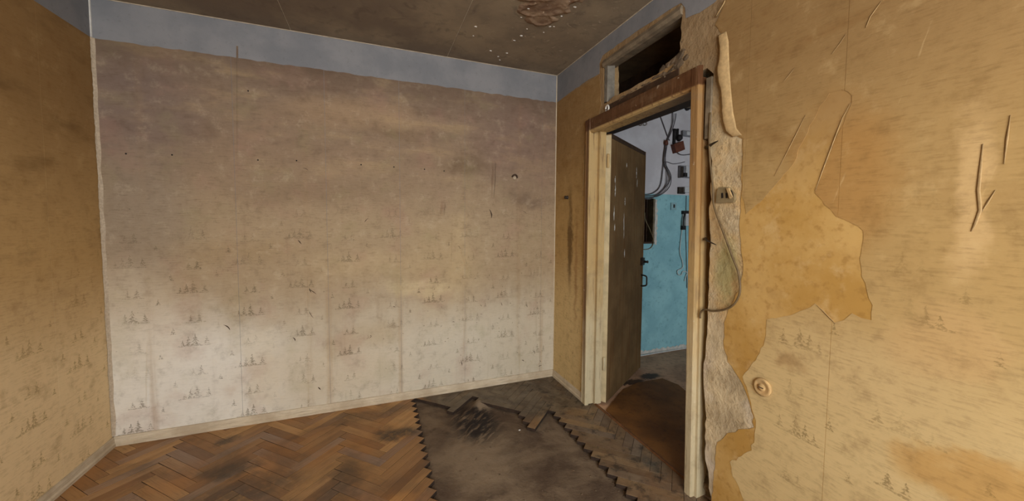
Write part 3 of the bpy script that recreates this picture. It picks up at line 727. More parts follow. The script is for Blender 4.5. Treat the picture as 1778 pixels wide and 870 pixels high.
# right casing leans a little
ty0, tz = RW(1198, 153, XC); by0, _ = RW(1186.5, 851, XC)
ty1, tz1 = RW(1214, 116, XC); by1, _ = RW(1198.5, 862, XC)
def rc(p, z, q):
    k = z/2.05; a = by0+(ty0-by0)*k; b = by1+(ty1-by1)*k; return (-q, a+(b-a)*p/.065, z)
cpr = [(0, 0), (0, .020), (.004, .024), (.009, .026), (.059, .026), (.065, .023), (.065, 0)]
dch(MB().prism(cpr, lambda p, q: rc(p, 0, q), lambda p, q: rc(p, 2.062, q)), 'casing', 'casing')
dch(MB().prism([(0, 0), (0, .012), (.008, .020), (.030, .022), (.060, .025), (.078, .024), (.082, 0)], lambda p, q: (-q, -.498, 1.974+p), lambda p, q: (-q, by1+(ty1-by1), 1.986+p)), 'head_casing', 'casing')
# jambs
dch(MB().prism([(-.004, -.530), (.103, -.530), (.103, -.574), (.050, -.576), (.048, -.552), (-.004, -.552)], lambda p, q: (p, q, 0), lambda p, q: (p, q, 2.01)), 'jamb', 'casing')
dch(MB().prism([(-.002, ty0-.008), (.115, ty0+.004), (.115, ty0-.05), (-.002, ty0-.058)], lambda p, q: (p, q+(by0-ty0), 0), lambda p, q: (p, q, 2.01)), 'jamb', 'casing')
hp = [(-.026, 1.973), (-.020, 1.960), (-.006, 1.954), (.012, 1.958), (.020, 1.968), (.118, 1.970), (.118, 2.012), (-.02, 2.012)]
dch(MB().prism(hp, lambda p, q: (p, -.566, q), lambda p, q: (p, ty0-.01, q+.010)), 'head_jamb', 'casing')
# grey stop post behind the right casing
dch(MB().box(-.010, .06, -1.550, -1.522, 1.72, 1.995), 'stud', 'greyw')
# rough mortar at the back of the crevice
v = []; f = []; nz = 130; ny_ = 7
for i in range(nz+1):
    z = 2.06*i/nz
    for k in range(ny_+1):
        y = -1.48-.125*k/ny_; n_ = noise.noise(Vector((y*30, z*9, 4)))+.6*noise.noise(Vector((y*60, z*28, 8)))
        v.append((.062-.036*max(-.6, n_), y, z))
for i in range(nz):
    for k in range(ny_): f.append((i*(ny_+1)+k, i*(ny_+1)+k+1, (i+1)*(ny_+1)+k+1, (i+1)*(ny_+1)+k))
mesh('mortar', v, f, 'mortar', wall_right, True)
# door leaf, hinged on the left jamb and swung into the hallway
hx, hy = .131, -.598; fx, fy = .815, -.140
dd = Vector((fx-hx, fy-hy, 0)); LL = dd.length; ang = math.atan2(dd.y, dd.x)
leaf = MB().box(0, LL, 0, .040, .006, 1.958).build('leaf', 'leaf')
LM = Matrix.Translation((hx, hy, 0)) @ Matrix.Rotation(ang, 4, 'Z')
leaf.matrix_world = LM; leaf.parent = door; leaf.matrix_parent_inverse = Matrix.Translation(-door.location)
bv = leaf.modifiers.new('bevel', 'BEVEL'); bv.width = .003; bv.segments = 2
def lch(mb, name, mat, smooth=False):
    o = mb.build(name, mat, leaf, smooth); return o
lch(MB().box(-.002, .0, .001, .039, .01, 1.95), 'hinge_stile', 'stilep')
lch(MB().box(LL-.016, LL, -.004, -.0, .006, 1.958), 'edge_strip', 'leaf')
lch(MB().box(0.0, LL-.016, -.003, 0, 1.925, 1.957), 'top_rail', 'darkw')
# bow handle and rim lock near the free edge
hz = .985
lch(MB().box(LL-.075, LL-.012, -.022, 0, .955, 1.02), 'lock_case', 'iron')
lch(MB().tube([(LL-.035, 0, .765), (LL-.035, -.045, .775), (LL-.035, -.05, .81), (LL-.035, -.045, .855), (LL-.035, 0, .865)], .007, 8), 'handle', 'iron', True)
lch(MB().lathe([(.012, 0), (.012, .006), (.008, .02), (.013, .03), (.010, .036)], (LL-.03, -.022, .985), (0, -1, 0), 14), 'knob', 'iron', True)
for z in (.25, 1.72):
    o = MB().lathe([(.008, 0), (.010, .004), (.010, .09), (.007, .098)], (.115, -.586, z), (0, 0, 1), 12); dch(o, 'hinge', 'casing', door, True)
# pale flakes where the leaf paint has lifted
fl = MB(); rnd = random.Random(5)
for px, py, ln in ((1068, 312, .08), (1068, 330, .14), (1066, 370, .16), (1085, 350, .10), (1083, 385, .20), (1083, 402, .16), (1105, 300, .14), (1106, 318, .10), (1088, 287, .05), (1084, 440, .1), (1067, 395, .08)):
    d = ray(px, py); nn = Vector((-dd.y, dd.x, 0)); t = (Vector((hx, hy, 0))-CAM).dot(nn)/d.dot(nn); p = LM.inverted() @ (CAM+d*t)
    m = 9; pts = []; ln *= .7
    for i in range(m): pts.append((p.x-.007*math.sin(math.pi*i/(m-1))*rnd.uniform(-.3, 1.7), p.z+ln*(i/(m-1)-.5)))
    for i in range(m-1, -1, -1): pts.append((p.x+.007*math.sin(math.pi*i/(m-1))*rnd.uniform(.4, 1.5)+.001, p.z+ln*(i/(m-1)-.5)))
    fl.raw([(a, -.0012, b) for a, b in pts], [(i, i+1, 2*m-2-i, 2*m-1-i) for i in range(m-1)])
tag(lch(fl, 'paint_flake', 'chalk'), kind='stuff')

# ---- transom hole above the door: rails, post and the dark storage loft behind
P1 = RW(1046, 100); P2 = RW(1183, 8)
tm = tag(empty('trim_1', (.03, -1.0, 2.12)), 'broken transom frame of worn grey-brown rails above the door', 'transom', kind='structure')
def tch(mb, name, mat, smooth=False):
    o = mb.build(name, mat, None, smooth); o.parent = tm; o.matrix_parent_inverse = Matrix.Translation(-tm.location); return o
ytl, ztl = RW(1052, 112); ytr, ztr = RW(1184, 22)
tch(MB().prism([(-.012, .0), (-.018, .02), (-.010, .042), (.09, .045), (.09, .012), (.01, -.004)], lambda p, q: (p, ytl+.02, ztl-.012+q), lambda p, q: (p, ytr-.005, ztr-.010+q)), 'top_rail', 'greyw')
zbl = RW(1052, 176)[1]
tch(MB().prism([(.0, 0), (.055, .006), (.055, -.034), (.0, -.030)], lambda p, q: (p, ytl+.010+q, zbl-.01), lambda p, q: (p, ytl+.010+q, ztl+.0)), 'post', 'greyp')
yb0, zb0 = RW(1056, 181); yb1, zb1 = RW(1180, 112)
tch(MB().prism([(-.006, -.05), (.10, -.05), (.10, .0), (.02, .006), (-.006, -.008)], lambda p, q: (p, yb0+.005, zb0+q), lambda p, q: (p, yb1, zb1+q-.012)), 'sill_rail', 'darkw')
# rubble along the broken sill
rub = MB(); rnd = random.Random(17)
for i in range(60):
    t = rnd.random(); px = 1058+t*120; py = 182-t*71+rnd.uniform(-2, 9); y, z = RW(px, py)
    rub.rock((rnd.uniform(-.004, .010), y, z), rnd.uniform(.006, .016), (.5, rnd.uniform(1, 3), rnd.uniform(.5, 1)), .9, i, 1)
for i, (px, py, r) in enumerate(((1168, 106, .028), (1181, 98, .03), (1186, 86, .022), (1160, 112, .024), (1178, 110, .03), (1056, 188, .018), (1064, 182, .014), (1184, 72, .014), (1150, 120, .02), (1190, 100, .02))):
    y, z = RW(px, py); rub.rock((.004, y, z), r, (.4, 1.3, .9), .9, 60+i, 1)
tag(rub.build('rubble', 'lump', wall_right), 'broken plaster crumbs around the transom hole', kind='stuff')
y, z = RW(1057, 189); o = MB(); pts = [(-.012, y+.016*math.cos(a), z+.020*math.sin(a)) for a in [k*math.pi/6 for k in range(12)]]; o.tube(pts, .006, 6, 3).build('plaster_curl', 'chalk', wall_right, True)
# loft box over the hallway
loft = MB().box(.12, .50, -1.75, YH, 2.095, 2.125).build('trim_2', 'darkw'); tag(loft, 'dark boarded floor of the storage loft above the hallway door', 'loft', kind='structure')
tag(MB().box(.12, .48, -1.75, YH, 2.485, 2.50).build('trim_4', 'loft'), 'brown sooty top of the storage loft seen through the transom', 'loft', kind='structure')
loftb = MB().box(.48, .50, -1.75, YH, 2.125, 2.50).build('trim_3', 'darkw'); tag(loftb, 'dark back panel of the storage loft seen through the transom', 'loft', kind='structure')

# ================================================================== HALLWAY
nich = [HW(1117, 346), HW(1137.5, 345), HW(1137, 423), HW(1117, 423)]
nx0, nx1 = 1.06, nich[1][0]; nz0, nz1 = nich[2][1], nich[1][1]
v, f = sheet([[(.0, -.15), (2.35, -.15), (2.35, 2.6), (.0, 2.6)], [(nx0, nz0), (nx0, nz1), (nx1, nz1), (nx1, nz0)]], lambda a, b, w: (a, YH+.12-w, b), .12)
hwall = tag(mesh('wall_hallway_end', v, f, 'hall'), 'hallway wall painted blue below and white above, seen through the open door', 'wall', kind='structure')
MB().box(nx0-.02, nx1+.02, YH+.085, YH+.10, nz0-.02, nz1+.02).build('niche_board', 'wood', hwall)
nf = MB().box(nx1-.022, nx1, YH-.004, YH+.09, nz0, nz1).build('niche_frame', 'greyw', hwall)
MB().box(nx0, nx1, YH-.004, YH+.09, nz0, nz0+.018).build('niche_frame', 'darkw', hwall)
MB().box(nx1-.05, nx1-.042, YH+.06, YH+.086, nz0+.018, nz1).build('niche_slat', 'darkw', hwall)
# torn white plaster along the niche
rnd = random.Random(2); pts = []; m = 26
for i in range(m+1): pts.append((nx1+.002+rnd.uniform(-.004, .004), nz0-.01+(nz1-nz0+.0)*i/m))
for i in range(m, -1, -1): pts.append((nx1+.030+rnd.uniform(-.012, .010), nz0-.01+(nz1-nz0+.0)*i/m))
v, f = sheet([pts], lambda a, b, w: (a, YH+.001-w, b), .004); mesh('chipped_plaster', v, f, 'chalk', hwall)
# torn white foot of the wall
pts = []; m = 60
for i in range(m+1): pts.append((.85+1.45*i/m, .0))
for i in range(m, -1, -1): pts.append((.85+1.45*i/m, .035+rnd.uniform(-.010, .012)))
v, f = sheet([pts], lambda a, b, w: (a, YH+.001-w, b), .006); mesh('chipped_plaster', v, f, 'chalk', hwall)
tag(MB().box(2.35, 2.47, -2.6, .27, -.15, 2.6).build('wall_hallway_side', 'hall'), 'far side wall of the hallway', 'wall', kind='structure')
v, f = sheet([[(.12, -.15), (2.35, -.15), (2.35, 2.6), (.12, 2.6)], [(.95, .02), (.95, 2.2), (1.95, 2.2), (1.95, .02)]], lambda a, b, w: (a, -2.40-w, b), .12)  # opening added out of view so the hallway daylight lamp can shine through
tag(mesh('wall_hallway_front', v, f, 'hall'), 'unseen hallway wall with an opening added to let the daylight in', 'wall', kind='structure')
tag(MB().box(.12, 2.47, -2.6, .27, 2.50, 2.6).build('ceiling_hallway', 'ceil'), 'dark sooty ceiling of the hallway', 'ceiling', kind='structure')
tag(MB().box(.05, 2.47, -2.6, .27, -.15, -.006).build('floor_hallway', 'hfloor'), 'worn grey-brown hallway floor with dark stains', 'floor', kind='structure')
hb = [FL(*q) for q in ((1052, 712), (1186, 831), (1230, 780), (1215, 700), (1178, 668), (1150, 657), (1108, 664), (1082, 676))]
hb = [(max(a, .052), b) for a, b in hb]
v, f = sheet([jag(hb, .002, .04, seed=3)], lambda a, b, w: (a, b, -.007+w), .008)
tag(mesh('hardboard_sheet', v, f, 'hboard'), 'brown worn hardboard sheet lying on the hallway floor at the doorway', 'floor sheet')
tag(MB().prism([(0, -.02), (0, .003), (.010, .007), (.030, .005), (.034, -.02)], lambda p, q: (.046+p*.6, -.575, q), lambda p, q: (.046+p*.6, -1.46, q)).build('threshold', 'wood', floor), 'worn wooden threshold strip')
# hallway wires
def wpath(pts, off=.012): return [(lambda p: (p[0], YH-off, p[1]))(HW(1090+a/3.106, 160+b/3.106)) for a, b in pts]
cb = tag(empty('cable_bundle', (HW(1154, 248)[0], YH, HW(1154, 248)[1])), 'bunch of loose grey wires knotted halfway down the white hallway wall', 'cable')
def cch(paths, name, r, mat):
    for i, p in enumerate(paths):
        o = MB().tube(p, r).build(name, mat, None, True); o.parent = cb; o.matrix_parent_inverse = Matrix.Translation(-cb.location)
cch([wpath([(252, 118), (248, 150), (232, 205), (202, 272)], .02), wpath([(236, 100), (237, 140), (232, 190), (202, 272)], .014),
     wpath([(200, 275), (190, 340), (190, 390), (215, 440), (218, 480), (180, 530), (140, 556), (60, 562)], .02),
     wpath([(198, 285), (184, 420), (170, 505), (130, 545), (60, 556)], .012),
     wpath([(202, 285), (192, 380), (222, 450), (212, 515), (150, 562), (60, 572)], .026),
     wpath([(199, 285), (196, 360), (205, 430), (196, 510), (120, 575), (60, 566)], .016)], 'strand', .005, 'wire')
p = HW(1154.4, 248.5); o = MB().rock((p[0], YH-.02, p[1]), .022, (1, .8, 1.3), .3, 3).build('knot', 'brownp', None, True); o.parent = cb; o.matrix_parent_inverse = Matrix.Translation(-cb.location)
cch([wpath([(150, 70), (165, 110), (196, 195), (212, 240), (222, 262)], .008)], 'strand', .0045, 'wire')
tag(MB().tube(wpath([(192, 376), (215, 378), (240, 387), (275, 384), (305, 376)], .006), .0035).build('wire', 'wire', None, True), 'thin short wire running sideways to the grey switch box', 'cable')
tag(MB().tube(wpath([(60, 840), (90, 848), (122, 838), (135, 800), (115, 740), (92, 690), (88, 650)], .01), .004).build('wire', 'socket', None, True), 'tan wire looping out of the wall niche', 'cable')
for px, py, r, lab in ((1178, 184, .040, 'dark round junction box at the top of the wire bunch'), (1192, 187, .032, 'smaller dark round junction box beside the door casing')):
    p = HW(px, py); tag(MB().lathe([(r, 0), (r, .018), (r*.8, .03), (r*.3, .034)], (p[0], YH+.001, p[1]), (0, -1, 0), 18).build('junction_box', 'black', None, True), lab, 'junction box')
# clump of thin curls at the top left
cl = tag(empty('wire_clump', (HW(1118, 210)[0], YH, HW(1118, 210)[1])), 'tangled clump of pale thin wire curls high on the hallway wall', 'wire'); rnd = random.Random(9)
for i in range(14):
    c0 = (rnd.uniform(1103, 1128), rnd.uniform(198, 220)); r_ = rnd.uniform(2.5, 6); a0 = rnd.uniform(0, 6); pts = []
    for k in range(7): a = a0+k*.9; q = HW(c0[0]+r_*math.cos(a), c0[1]+r_*math.sin(a)*.9); pts.append((q[0], YH-.006-.003*k, q[1]))
    o = MB().tube(pts, .0035, 5, 3).build('curl', 'greyw' if i % 3 else 'chalk', None, True); o.parent = cl; o.matrix_parent_inverse = Matrix.Translation(-cl.location)
# brown box hanging askew on a bracket
def hbox(px0, py0, px1, py1, d, y1=None):
    a = HW(px0, py0); b = HW(px1, py1); return (a[0], b[0], YH-d, YH+.001 if y1 is None else y1, b[1], a[1])
bxp = tag(empty('brown_box', (HW(1173, 258)[0], YH, HW(1173, 258)[1])), 'small brown box hanging askew on a bracket on the white hallway wall', 'electrical box')
c0 = HW(1173, 257); pts = [HW(1164, 252), HW(1180, 246), HW(1183, 261), HW(1168, 267)]
v, f = sheet([pts], lambda a, b, w: (a, YH-w, b), .05); o = mesh('box_body', v, f, 'brownp'); o.parent = bxp; o.matrix_parent_inverse = Matrix.Translation(-bxp.location)
for q, nm, mt in (((1168, 224, 1170.5, 250), 'bracket', 'black'), ((1168, 224, 1176, 227), 'bracket', 'black'), ((1174, 224, 1176, 236), 'bracket', 'black')):
    o = MB().box(*hbox(*q, .02)).build(nm, mt); o.parent = bxp; o.matrix_parent_inverse = Matrix.Translation(-bxp.location)
o = MB().tube(wpath([(258, 322), (275, 336), (300, 340), (345, 334)], .012), .0045).build('lead', 'wire', None, True); o.parent = bxp; o.matrix_parent_inverse = Matrix.Translation(-bxp.location)
p = HW(1177, 240); o = MB().lathe([(.03, 0), (.034, .02), (.026, .04), (.01, .045)], (p[0], YH, p[1]), (0, -1, 0), 16).build('knob', 'black', None, True); o.parent = bxp; o.matrix_parent_inverse = Matrix.Translation(-bxp.location)
# switch boxes
def thing(name, label, cat, px, py, parts):
    e = tag(empty(name, (HW(px, py)[0], YH, HW(px, py)[1])), label, cat)
    for q, d, nm, mt in parts:
        o = MB().box(*hbox(*q, d)).build(nm, mt); bv = o.modifiers.new('bevel', 'BEVEL'); bv.width = .003; bv.segments = 2; o.parent = e; o.matrix_parent_inverse = Matrix.Translation(-e.location)
    return e
thing('switch_box', 'grey flat box on the white wall under the brown box', 'electrical box', 1190, 232, [((1182, 227, 1202, 239), .03, 'box_body', 'grey'), ((1188, 229, 1202, 237), .036, 'cover', 'white')])
thing('meter_box', 'tall grey and white box with a dark lever beside the door casing', 'electrical box', 1188, 300, [((1177, 288, 1203, 310), .04, 'box_body', 'grey'), ((1185, 289, 1203, 309), .05, 'cover', 'white'), ((1177, 290, 1180, 309), .052, 'side_rail', 'iron'), ((1181, 301, 1186, 308), .058, 'lever', 'black')])
thing('fuse_holder', 'white fuse on a dark block just above the blue paint edge', 'electrical box', 1186, 331, [((1176, 325, 1186, 337), .03, 'block', 'iron'), ((1183, 325, 1196, 335), .05, 'fuse', 'white')])
MT['hsw'] = plain('painted_switch', (150, 186, 192), .5, .1)
thing('light_switch', 'pale blue-painted light switch on the blue hallway wall', 'light switch', 1168, 358, [((1164, 352, 1173, 364.5), .014, 'plate', 'hsw'), ((1167.4, 355, 1169.4, 361), .022, 'rocker', 'iron')])
ph = thing('handset', 'white wall handset with a curly white cord on the blue wall', 'intercom', 1190, 384, [((1186, 371, 1196, 392), .04, 'handset_body', 'white'), ((1183, 366, 1196, 372), .03, 'cradle', 'black'), ((1181.5, 392, 1187, 399), .03, 'plug', 'black')])
def zp3(pts, off): return [(lambda q: (q[0], YH-off, q[1]))(HW(1090+a/4.83, 320+b/4.83)) for a, b in pts]
o = MB().tube(zp3([(455, 250), (455, 300), (448, 380), (430, 560), (450, 640), (455, 690), (440, 708), (412, 722), (412, 750), (440, 760), (455, 730), (490, 738), (480, 770), (468, 810)], .012), .0045).build('cord', 'whitew', None, True)
o.parent = ph; o.matrix_parent_inverse = Matrix.Translation(-ph.location)
o = MB().tube([(lambda q: (q[0], YH-.006, q[1]))(HW(*q)) for q in ((1191, 340), (1190, 400), (1191, 440), (1192, 500))], .003).build('cord', 'wire', None, True); o.parent = ph; o.matrix_parent_inverse = Matrix.Translation(-ph.location)
o = MB().tube(zp3([(462, 250), (448, 300), (446, 370)], .03), .006).build('cord', 'black', None, True); o.parent = ph; o.matrix_parent_inverse = Matrix.Translation(-ph.location)
tag(MB().tube([(.92, YH-.022, .002), (1.05, YH-.034, .002), (1.2, YH-.028, .002), (1.45, YH-.024, .002), (1.75, YH-.02, .002), (2.2, YH-.02, .002)], .006).build('floor_cable', 'whitew', None, True), 'white cable lying along the foot of the blue hallway wall', 'cable')
# insulators inside the niche
p = HW(1119, 356); tag(MB().lathe([(.012, 0), (.016, .02), (.012, .04)], (p[0], YH+.088, p[1]), (0, -1, 0), 12).build('insulator', 'white', None, True), 'upper white ceramic insulator in the wall niche', 'insulator')
p = HW(1119, 380); tag(MB().lathe([(.010, 0), (.014, .02), (.010, .04)], (p[0], YH+.088, p[1]), (0, -1, 0), 12).build('insulator', 'white', None, True), 'lower white ceramic insulator in the wall niche with a tan wire', 'insulator')

# ================================================================== THINGS ON THE ROOM WALLS
# hanging cable beside the door
pts = [(1236, 196), (1235, 242), (1237, 281), (1242, 322), (1244, 352), (1252, 378), (1262, 403), (1277, 443), (1287, 468), (1291, 489), (1290, 511), (1279, 529), (1263, 537), (1243, 539.5), (1227, 537), (1220, 543), (1218.5, 552)]
tag(MB().tube([(lambda q, k: (-.010-.012*math.sin(math.pi*k), q[0], q[1]))(RW(a, b), i/(len(pts)-1)) for i, (a, b) in enumerate(pts)], .0045, 8).build('hanging_cable', 'cable', None, True),
    'loose tan cable hanging in a loop beside the door casing', 'cable')
# socket
sk = tag(empty('wall_socket', (0, *RW(1262, 338))), 'broken beige double-slot socket on the bare plaster by the door', 'socket')
def sch(v, f, nm, mt):
    o = mesh(nm, v, f, mt); o.parent = sk; o.matrix_parent_inverse = Matrix.Translation(-sk.location)
def z5(l): return [RW(1190+a/3.954, 180+b/3.954) for a, b in l]
v, f = sheet([z5([(240, 580), (262, 574), (310, 574), (350, 622), (352, 662), (340, 678), (225, 684), (230, 610)])], lambda a, b, w: (.004-w, a, b), .018); sch(v, f, 'plate', 'socket')
for cx in (270, 300):
    v, f = sheet([z5([(cx-7, 615), (cx+5, 613), (cx+7, 648), (cx-6, 650)])], lambda a, b, w: (-.0135-w, a, b), .0015); sch(v, f, 'slot', 'dark')
v, f = sheet([z5([(308, 582), (322, 580), (346, 640), (330, 652)])], lambda a, b, w: (-.014-w, a, b), .010); sch(v, f, 'broken_cover', 'torn')
v, f = sheet([z5([(322, 588), (338, 600), (348, 640), (342, 640)])], lambda a, b, w: (-.0138-w, a, b), .002); sch(v, f, 'slot', 'dark')
# nails driven beside the casing
for (a, b, c, d, lab) in ((140, 298, 275, 262, 'long rusty nail sticking out above the socket'),):
    p = RW(1190+a/3.954, 180+b/3.954); q = RW(1190+c/3.954, 180+d/3.954)
    tag(MB().tube([(.01, p[0], p[1]), (-.02, (p[0]+q[0])/2, (p[1]+q[1])/2), (-.045, q[0], q[1])], lambda t: .007*(1-t)+.002, 8).build('iron_spike', 'iron', None, True), lab, 'nail')
p = RW(1190+125/3.954, 380+138/3.954); q = RW(1190+245/3.954, 380+178/3.954)
tag(MB().tube([(.012, p[0], p[1]), (-.018, p[0]*.6+q[0]*.4, p[1]*.7+q[1]*.3), (-.03, q[0], q[1])], lambda t: .006*(1-t)+.0015, 8).build('iron_spike', 'iron', None, True), 'bent rusty nail sticking out below the socket', 'nail')
# painted-over round outlet cover
p = RW(1326, 672); oc = tag(empty('outlet_cover', (0, p[0], p[1])), 'round papered-over outlet cover low on the yellow wall', 'outlet')
for prof_, nm in (([(.036, 0), (.036, .006), (.030, .010), (.026, .008)], 'rim'), ([(.026, .0), (.026, .006), (.016, .007), (.014, .012), (.004, .0135)], 'boss')):
    o = MB().lathe(prof_, (-.0036, p[0], p[1]), (-1, 0, 0), 26).build(nm, 'coverp', None, True); o.parent = oc; o.matrix_parent_inverse = Matrix.Translation(-oc.location)
o = MB().box(-.0175, -.0165, p[0]-.010, p[0]+.010, p[1]-.002, p[1]+.002); o = o.build('slot', 'scuff'); o.parent = oc; o.matrix_parent_inverse = Matrix.Translation(-oc.location)
# iron hook between the corner and the door
p = RW(986, 343); hk = tag(empty('wall_hook', (0, p[0], p[1])), 'dark iron knob hook on the brown paper beside the corner', 'hook')
o = MB().lathe([(.014, 0), (.015, .004), (.011, .008), (.011, .014), (.014, .018), (.013, .024), (.007, .027)], (-.0016, p[0], p[1]), (-1, 0, 0), 16).build('knob', 'iron', None, True); o.parent = hk; o.matrix_parent_inverse = Matrix.Translation(-hk.location)
# curled flap of torn paper
fp = [(1258, 62, 1250, 0), (1262, 80, 1252, 0), (1263, 120, 1250, 0), (1266, 160, 1254, 0), (1270, 200, 1259, 0), (1276, 228, 1262, 0), (1285, 238, 1272, 0)]
v = []; f = []; m = 6; seg = 7; rows = []
fpp = []
for i in range(len(fp)-1):
    for k in range(6): t = k/6; fpp.append([fp[i][n]+(fp[i+1][n]-fp[i][n])*t for n in range(3)])
fpp.append(list(fp[-1][:3])); rnd = random.Random(44)
for i, (xr, yy, xl) in enumerate(fpp):
    t = i/(len(fpp)-1); w_ = math.sin(math.pi*min(1, max(0, t*.96+.03)))**.5
    yl, z = RW(xl+rnd.uniform(-.6, .6)+1.8*math.sin(yy*.085), yy); yr, _z = RW(xr+4, yy)
    for k in range(seg+1):
        s_ = k/seg; y = yr+(yl-yr)*s_; v.append((-.004-.013*w_*math.sin(s_*math.pi*.62), y, z))
f = [(i*(seg+1)+k, i*(seg+1)+k+1, (i+1)*(seg+1)+k+1, (i+1)*(seg+1)+k) for i in range(len(fpp)-1) for k in range(seg)]
o = mesh('curled_paper_flap', v, f, 'torn', wall_right, True); sd = o.modifiers.new('thickness', 'SOLIDIFY'); sd.thickness = .0012
# upper narrow flap
def flap(cpts, width, lift, mat, parent, seed, plane='R'):
    rnd = random.Random(seed); v = []; n = len(cpts)
    for i, (px, py) in enumerate(cpts):
        a, z = RW(px, py) if plane == 'R' else BW(px, py); t = i/(n-1); w_ = width*(math.sin(math.pi*(t*.9+.05))**.7)*rnd.uniform(.75, 1.2)
        for k in range(4):
            s_ = k/3; off = .0042+lift*math.sin(s_*math.pi*.7)
            v.append((-off, a-w_*(s_-.5), z) if plane == 'R' else (a+w_*(s_-.5), -off, z))
    f = [(i*4+k, i*4+k+1, (i+1)*4+k+1, (i+1)*4+k) for i in range(n-1) for k in range(3)]
    o = mesh('torn_paper_curl', v, f, mat, parent, True); sd = o.modifiers.new('thickness', 'SOLIDIFY'); sd.thickness = .001; return o
flap([(1262, 0), (1258, 8), (1252, 18), (1246, 30)], .018, .008, 'torn', wall_right, 1)
for i, (pts, wd) in enumerate((([(1016, 250), (1015, 275), (1014, 300), (1013, 325), (1012, 340)], .012), ([(1532, 2), (1522, 16), (1512, 30), (1505, 48)], .006), ([(1470, 60), (1458, 78), (1446, 94)], .005),
                              ([(1381, 118), (1370, 132), (1362, 142)], .005), ([(1478, 180), (1464, 205), (1452, 236), (1440, 268), (1428, 300), (1417, 332)], .005), ([(1400, 200), (1384, 232), (1366, 268), (1346, 306)], .004),
                              ([(1708, 250), (1704, 290), (1700, 330), (1703, 365), (1694, 390), (1688, 402)], .008), ([(1756, 200), (1750, 240), (1745, 285)], .005), ([(1730, 330), (1716, 352), (1706, 368)], .006), ([(1420, 530), (1440, 550), (1452, 562)], .006))):
    flap(pts, wd, .0009, 'torn', wall_right, 50+i)
# marks on the back wall: nail holes, plug, ridge, scuffs
for px, py in ((219, 267), (299, 269), (431, 158), (448, 278), (515, 279), (627, 286), (684, 290), (737, 294), (771, 297)):
    x, z = BW(px, py); MB().lathe([(.0048, 0), (.0044, .0018), (.0028, .0022), (.002, .0012)], (x, -.0012, z), (0, -1, 0), 10).build('nail_hole', 'dark', wall_back)
x, z = BW(893, 309); o = MB().lathe([(.014, 0), (.013, .006), (.008, .009), (.005, .004)], (x, -.0012, z), (0, -1, 0), 16).build('wall_plug', 'tornb', wall_back, True); o['label'] = 'white plaster plug with a dark hole'
MB().tube([(x-.022, -.006, z+.006), (x-.012, -.014, z+.020), (x+.004, -.016, z+.024), (x+.018, -.012, z+.014), (x+.024, -.006, z)], .006, 6).build('torn_rim', 'scuff', wall_back, True)
def lump(px0, py0, px1, py1, wd, h, seed):
    a = Vector(BW(px0, py0)); b = Vector(BW(px1, py1)); n = 16; m = 6; v = []; d = (b-a); nn = Vector((-d.y, d.x)).normalized()
    for i in range(n+1):
        t = i/n
        for k in range(m+1):
            s_ = k/m*2-1; p = a+d*t+nn*s_*wd*(1+.3*noise.noise(Vector((t*5, seed, 0)))); v.append((p.x, -.0015-h*math.sin(math.pi*t)**.6*math.cos(s_*math.pi/2)**2, p.y))
    return mesh('paper_blister', v, [(i*(m+1)+k, i*(m+1)+k+1, (i+1)*(m+1)+k+1, (i+1)*(m+1)+k) for i in range(n) for k in range(m)], 'pb', wall_back, True)
lump(858, 279, 855, 345, .018, .024, 1); lump(770, 350, 768, 374, .020, .020, 2); lump(800, 430, 812, 470, .012, .007, 3); lump(412, 80, 413, 300, .005, .004, 4); lump(535, 470, 536, 565, .008, .004, 5); lump(785, 385, 783, 470, .006, .004, 6)
lump(808, 480, 810, 640, .006, .004, 7); lump(258, 590, 256, 720, .012, .005, 8); lump(690, 500, 760, 497, .02, .006, 9)
sc = MB(); rnd = random.Random(77)
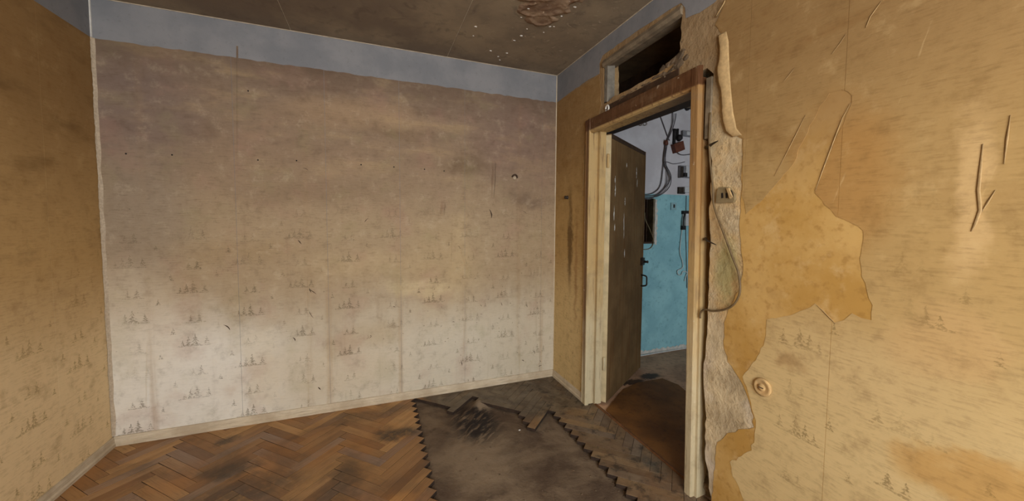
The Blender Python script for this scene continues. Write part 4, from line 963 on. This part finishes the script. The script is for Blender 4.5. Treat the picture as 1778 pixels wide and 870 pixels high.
def sliver(px, py, ang, ln, wd):
    x, z = BW(px, py); m = 6; up = []; dn = []; bend = rnd.uniform(-.5, .5); a = ang
    for i in range(m):
        t = i/(m-1); up.append((x, z)); dn.append((x+math.sin(a)*wd*math.sin(math.pi*(t*.9+.05))*rnd.uniform(.4, 1.2), z+math.cos(a)*wd*math.sin(math.pi*(t*.9+.05))*rnd.uniform(.4, 1.2)))
        x += math.cos(a)*ln/(m-1); z -= math.sin(a)*ln/(m-1); a += bend*.4
    sc.raw([(p[0], -.0023, p[1]) for p in up]+[(p[0], -.0023, p[1]) for p in dn], [(i, i+1, m+i+1, m+i) for i in range(m-1)])
for px, py, a, ln, wd in ((388, 564, .6, .05, .008), (526, 292, .1, .035, .004), (517, 416, 1.2, .04, .006), (849, 363, 1.1, .075, .010), (633, 386, -.9, .04, .005), (795, 427, .6, .03, .004), (908, 367, .4, .035, .004),
                          (535, 494, 1.57, .06, .010), (536, 502, .7, .06, .007), (535, 530, 1.57, .10, .005), (508, 586, .8, .03, .006), (785, 559, 0, .02, .005), (552, 672, 1.2, .03, .009), (905, 625, .3, .03, .007), (935, 637, -.6, .03, .007), (926, 609, .9, .03, .006), (800, 625, 1.4, .05, .006), (870, 525, 1.5, .03, .006), (914, 528, 1.6, .03, .005)):
    sliver(px, py, a, ln, wd)
for i in range(90):
    px = rnd.uniform(640, 950); py = rnd.uniform(470, 640)
    if py > 690-(px-640)*.145-10 or (px < 780 and rnd.random() < .6): continue
    sliver(px, py, rnd.uniform(-.4, 1.9), rnd.uniform(.006, .022), rnd.uniform(.002, .005))
tag(sc.build('scuff_mark', 'scuff', wall_back), kind='stuff')
# crumbs at the edge of the stripped floor
rnd = random.Random(91)
for i, (px, py, r, mt) in enumerate(((1033, 778, .007, 'chalk'), (1090, 844, .005, 'chalk'), (930, 742, .005, 'chalk'), (902, 747, .005, 'chalk'), (912, 720, .006, 'chalk'))):
    x, y = FL(px, py, -.026); MB().rock((x, y, screed_z(x, y)+r*.5), r, (1.4, 1, .7), .4, i).build('plaster_crumb', mt, floor)
db = MB()
for i in range(160):
    t = rnd.random()
    if rnd.random() < .55: x, y = -.28+rnd.gauss(0, .012), -.55-1.0*t
    else: x, y = rnd.uniform(-1.1, -.3), rnd.uniform(-1.4, -.1)
    if not (-1.12 < x < -.25) or (y > -.62 and x < -.45 and y > -.35): continue
    db.rock((x, y, screed_z(x, y)+.001), rnd.uniform(.0015, .005), (1.2, 1, .6), .4, i)
tag(db.build('floor_grit', 'lump', floor), kind='stuff')
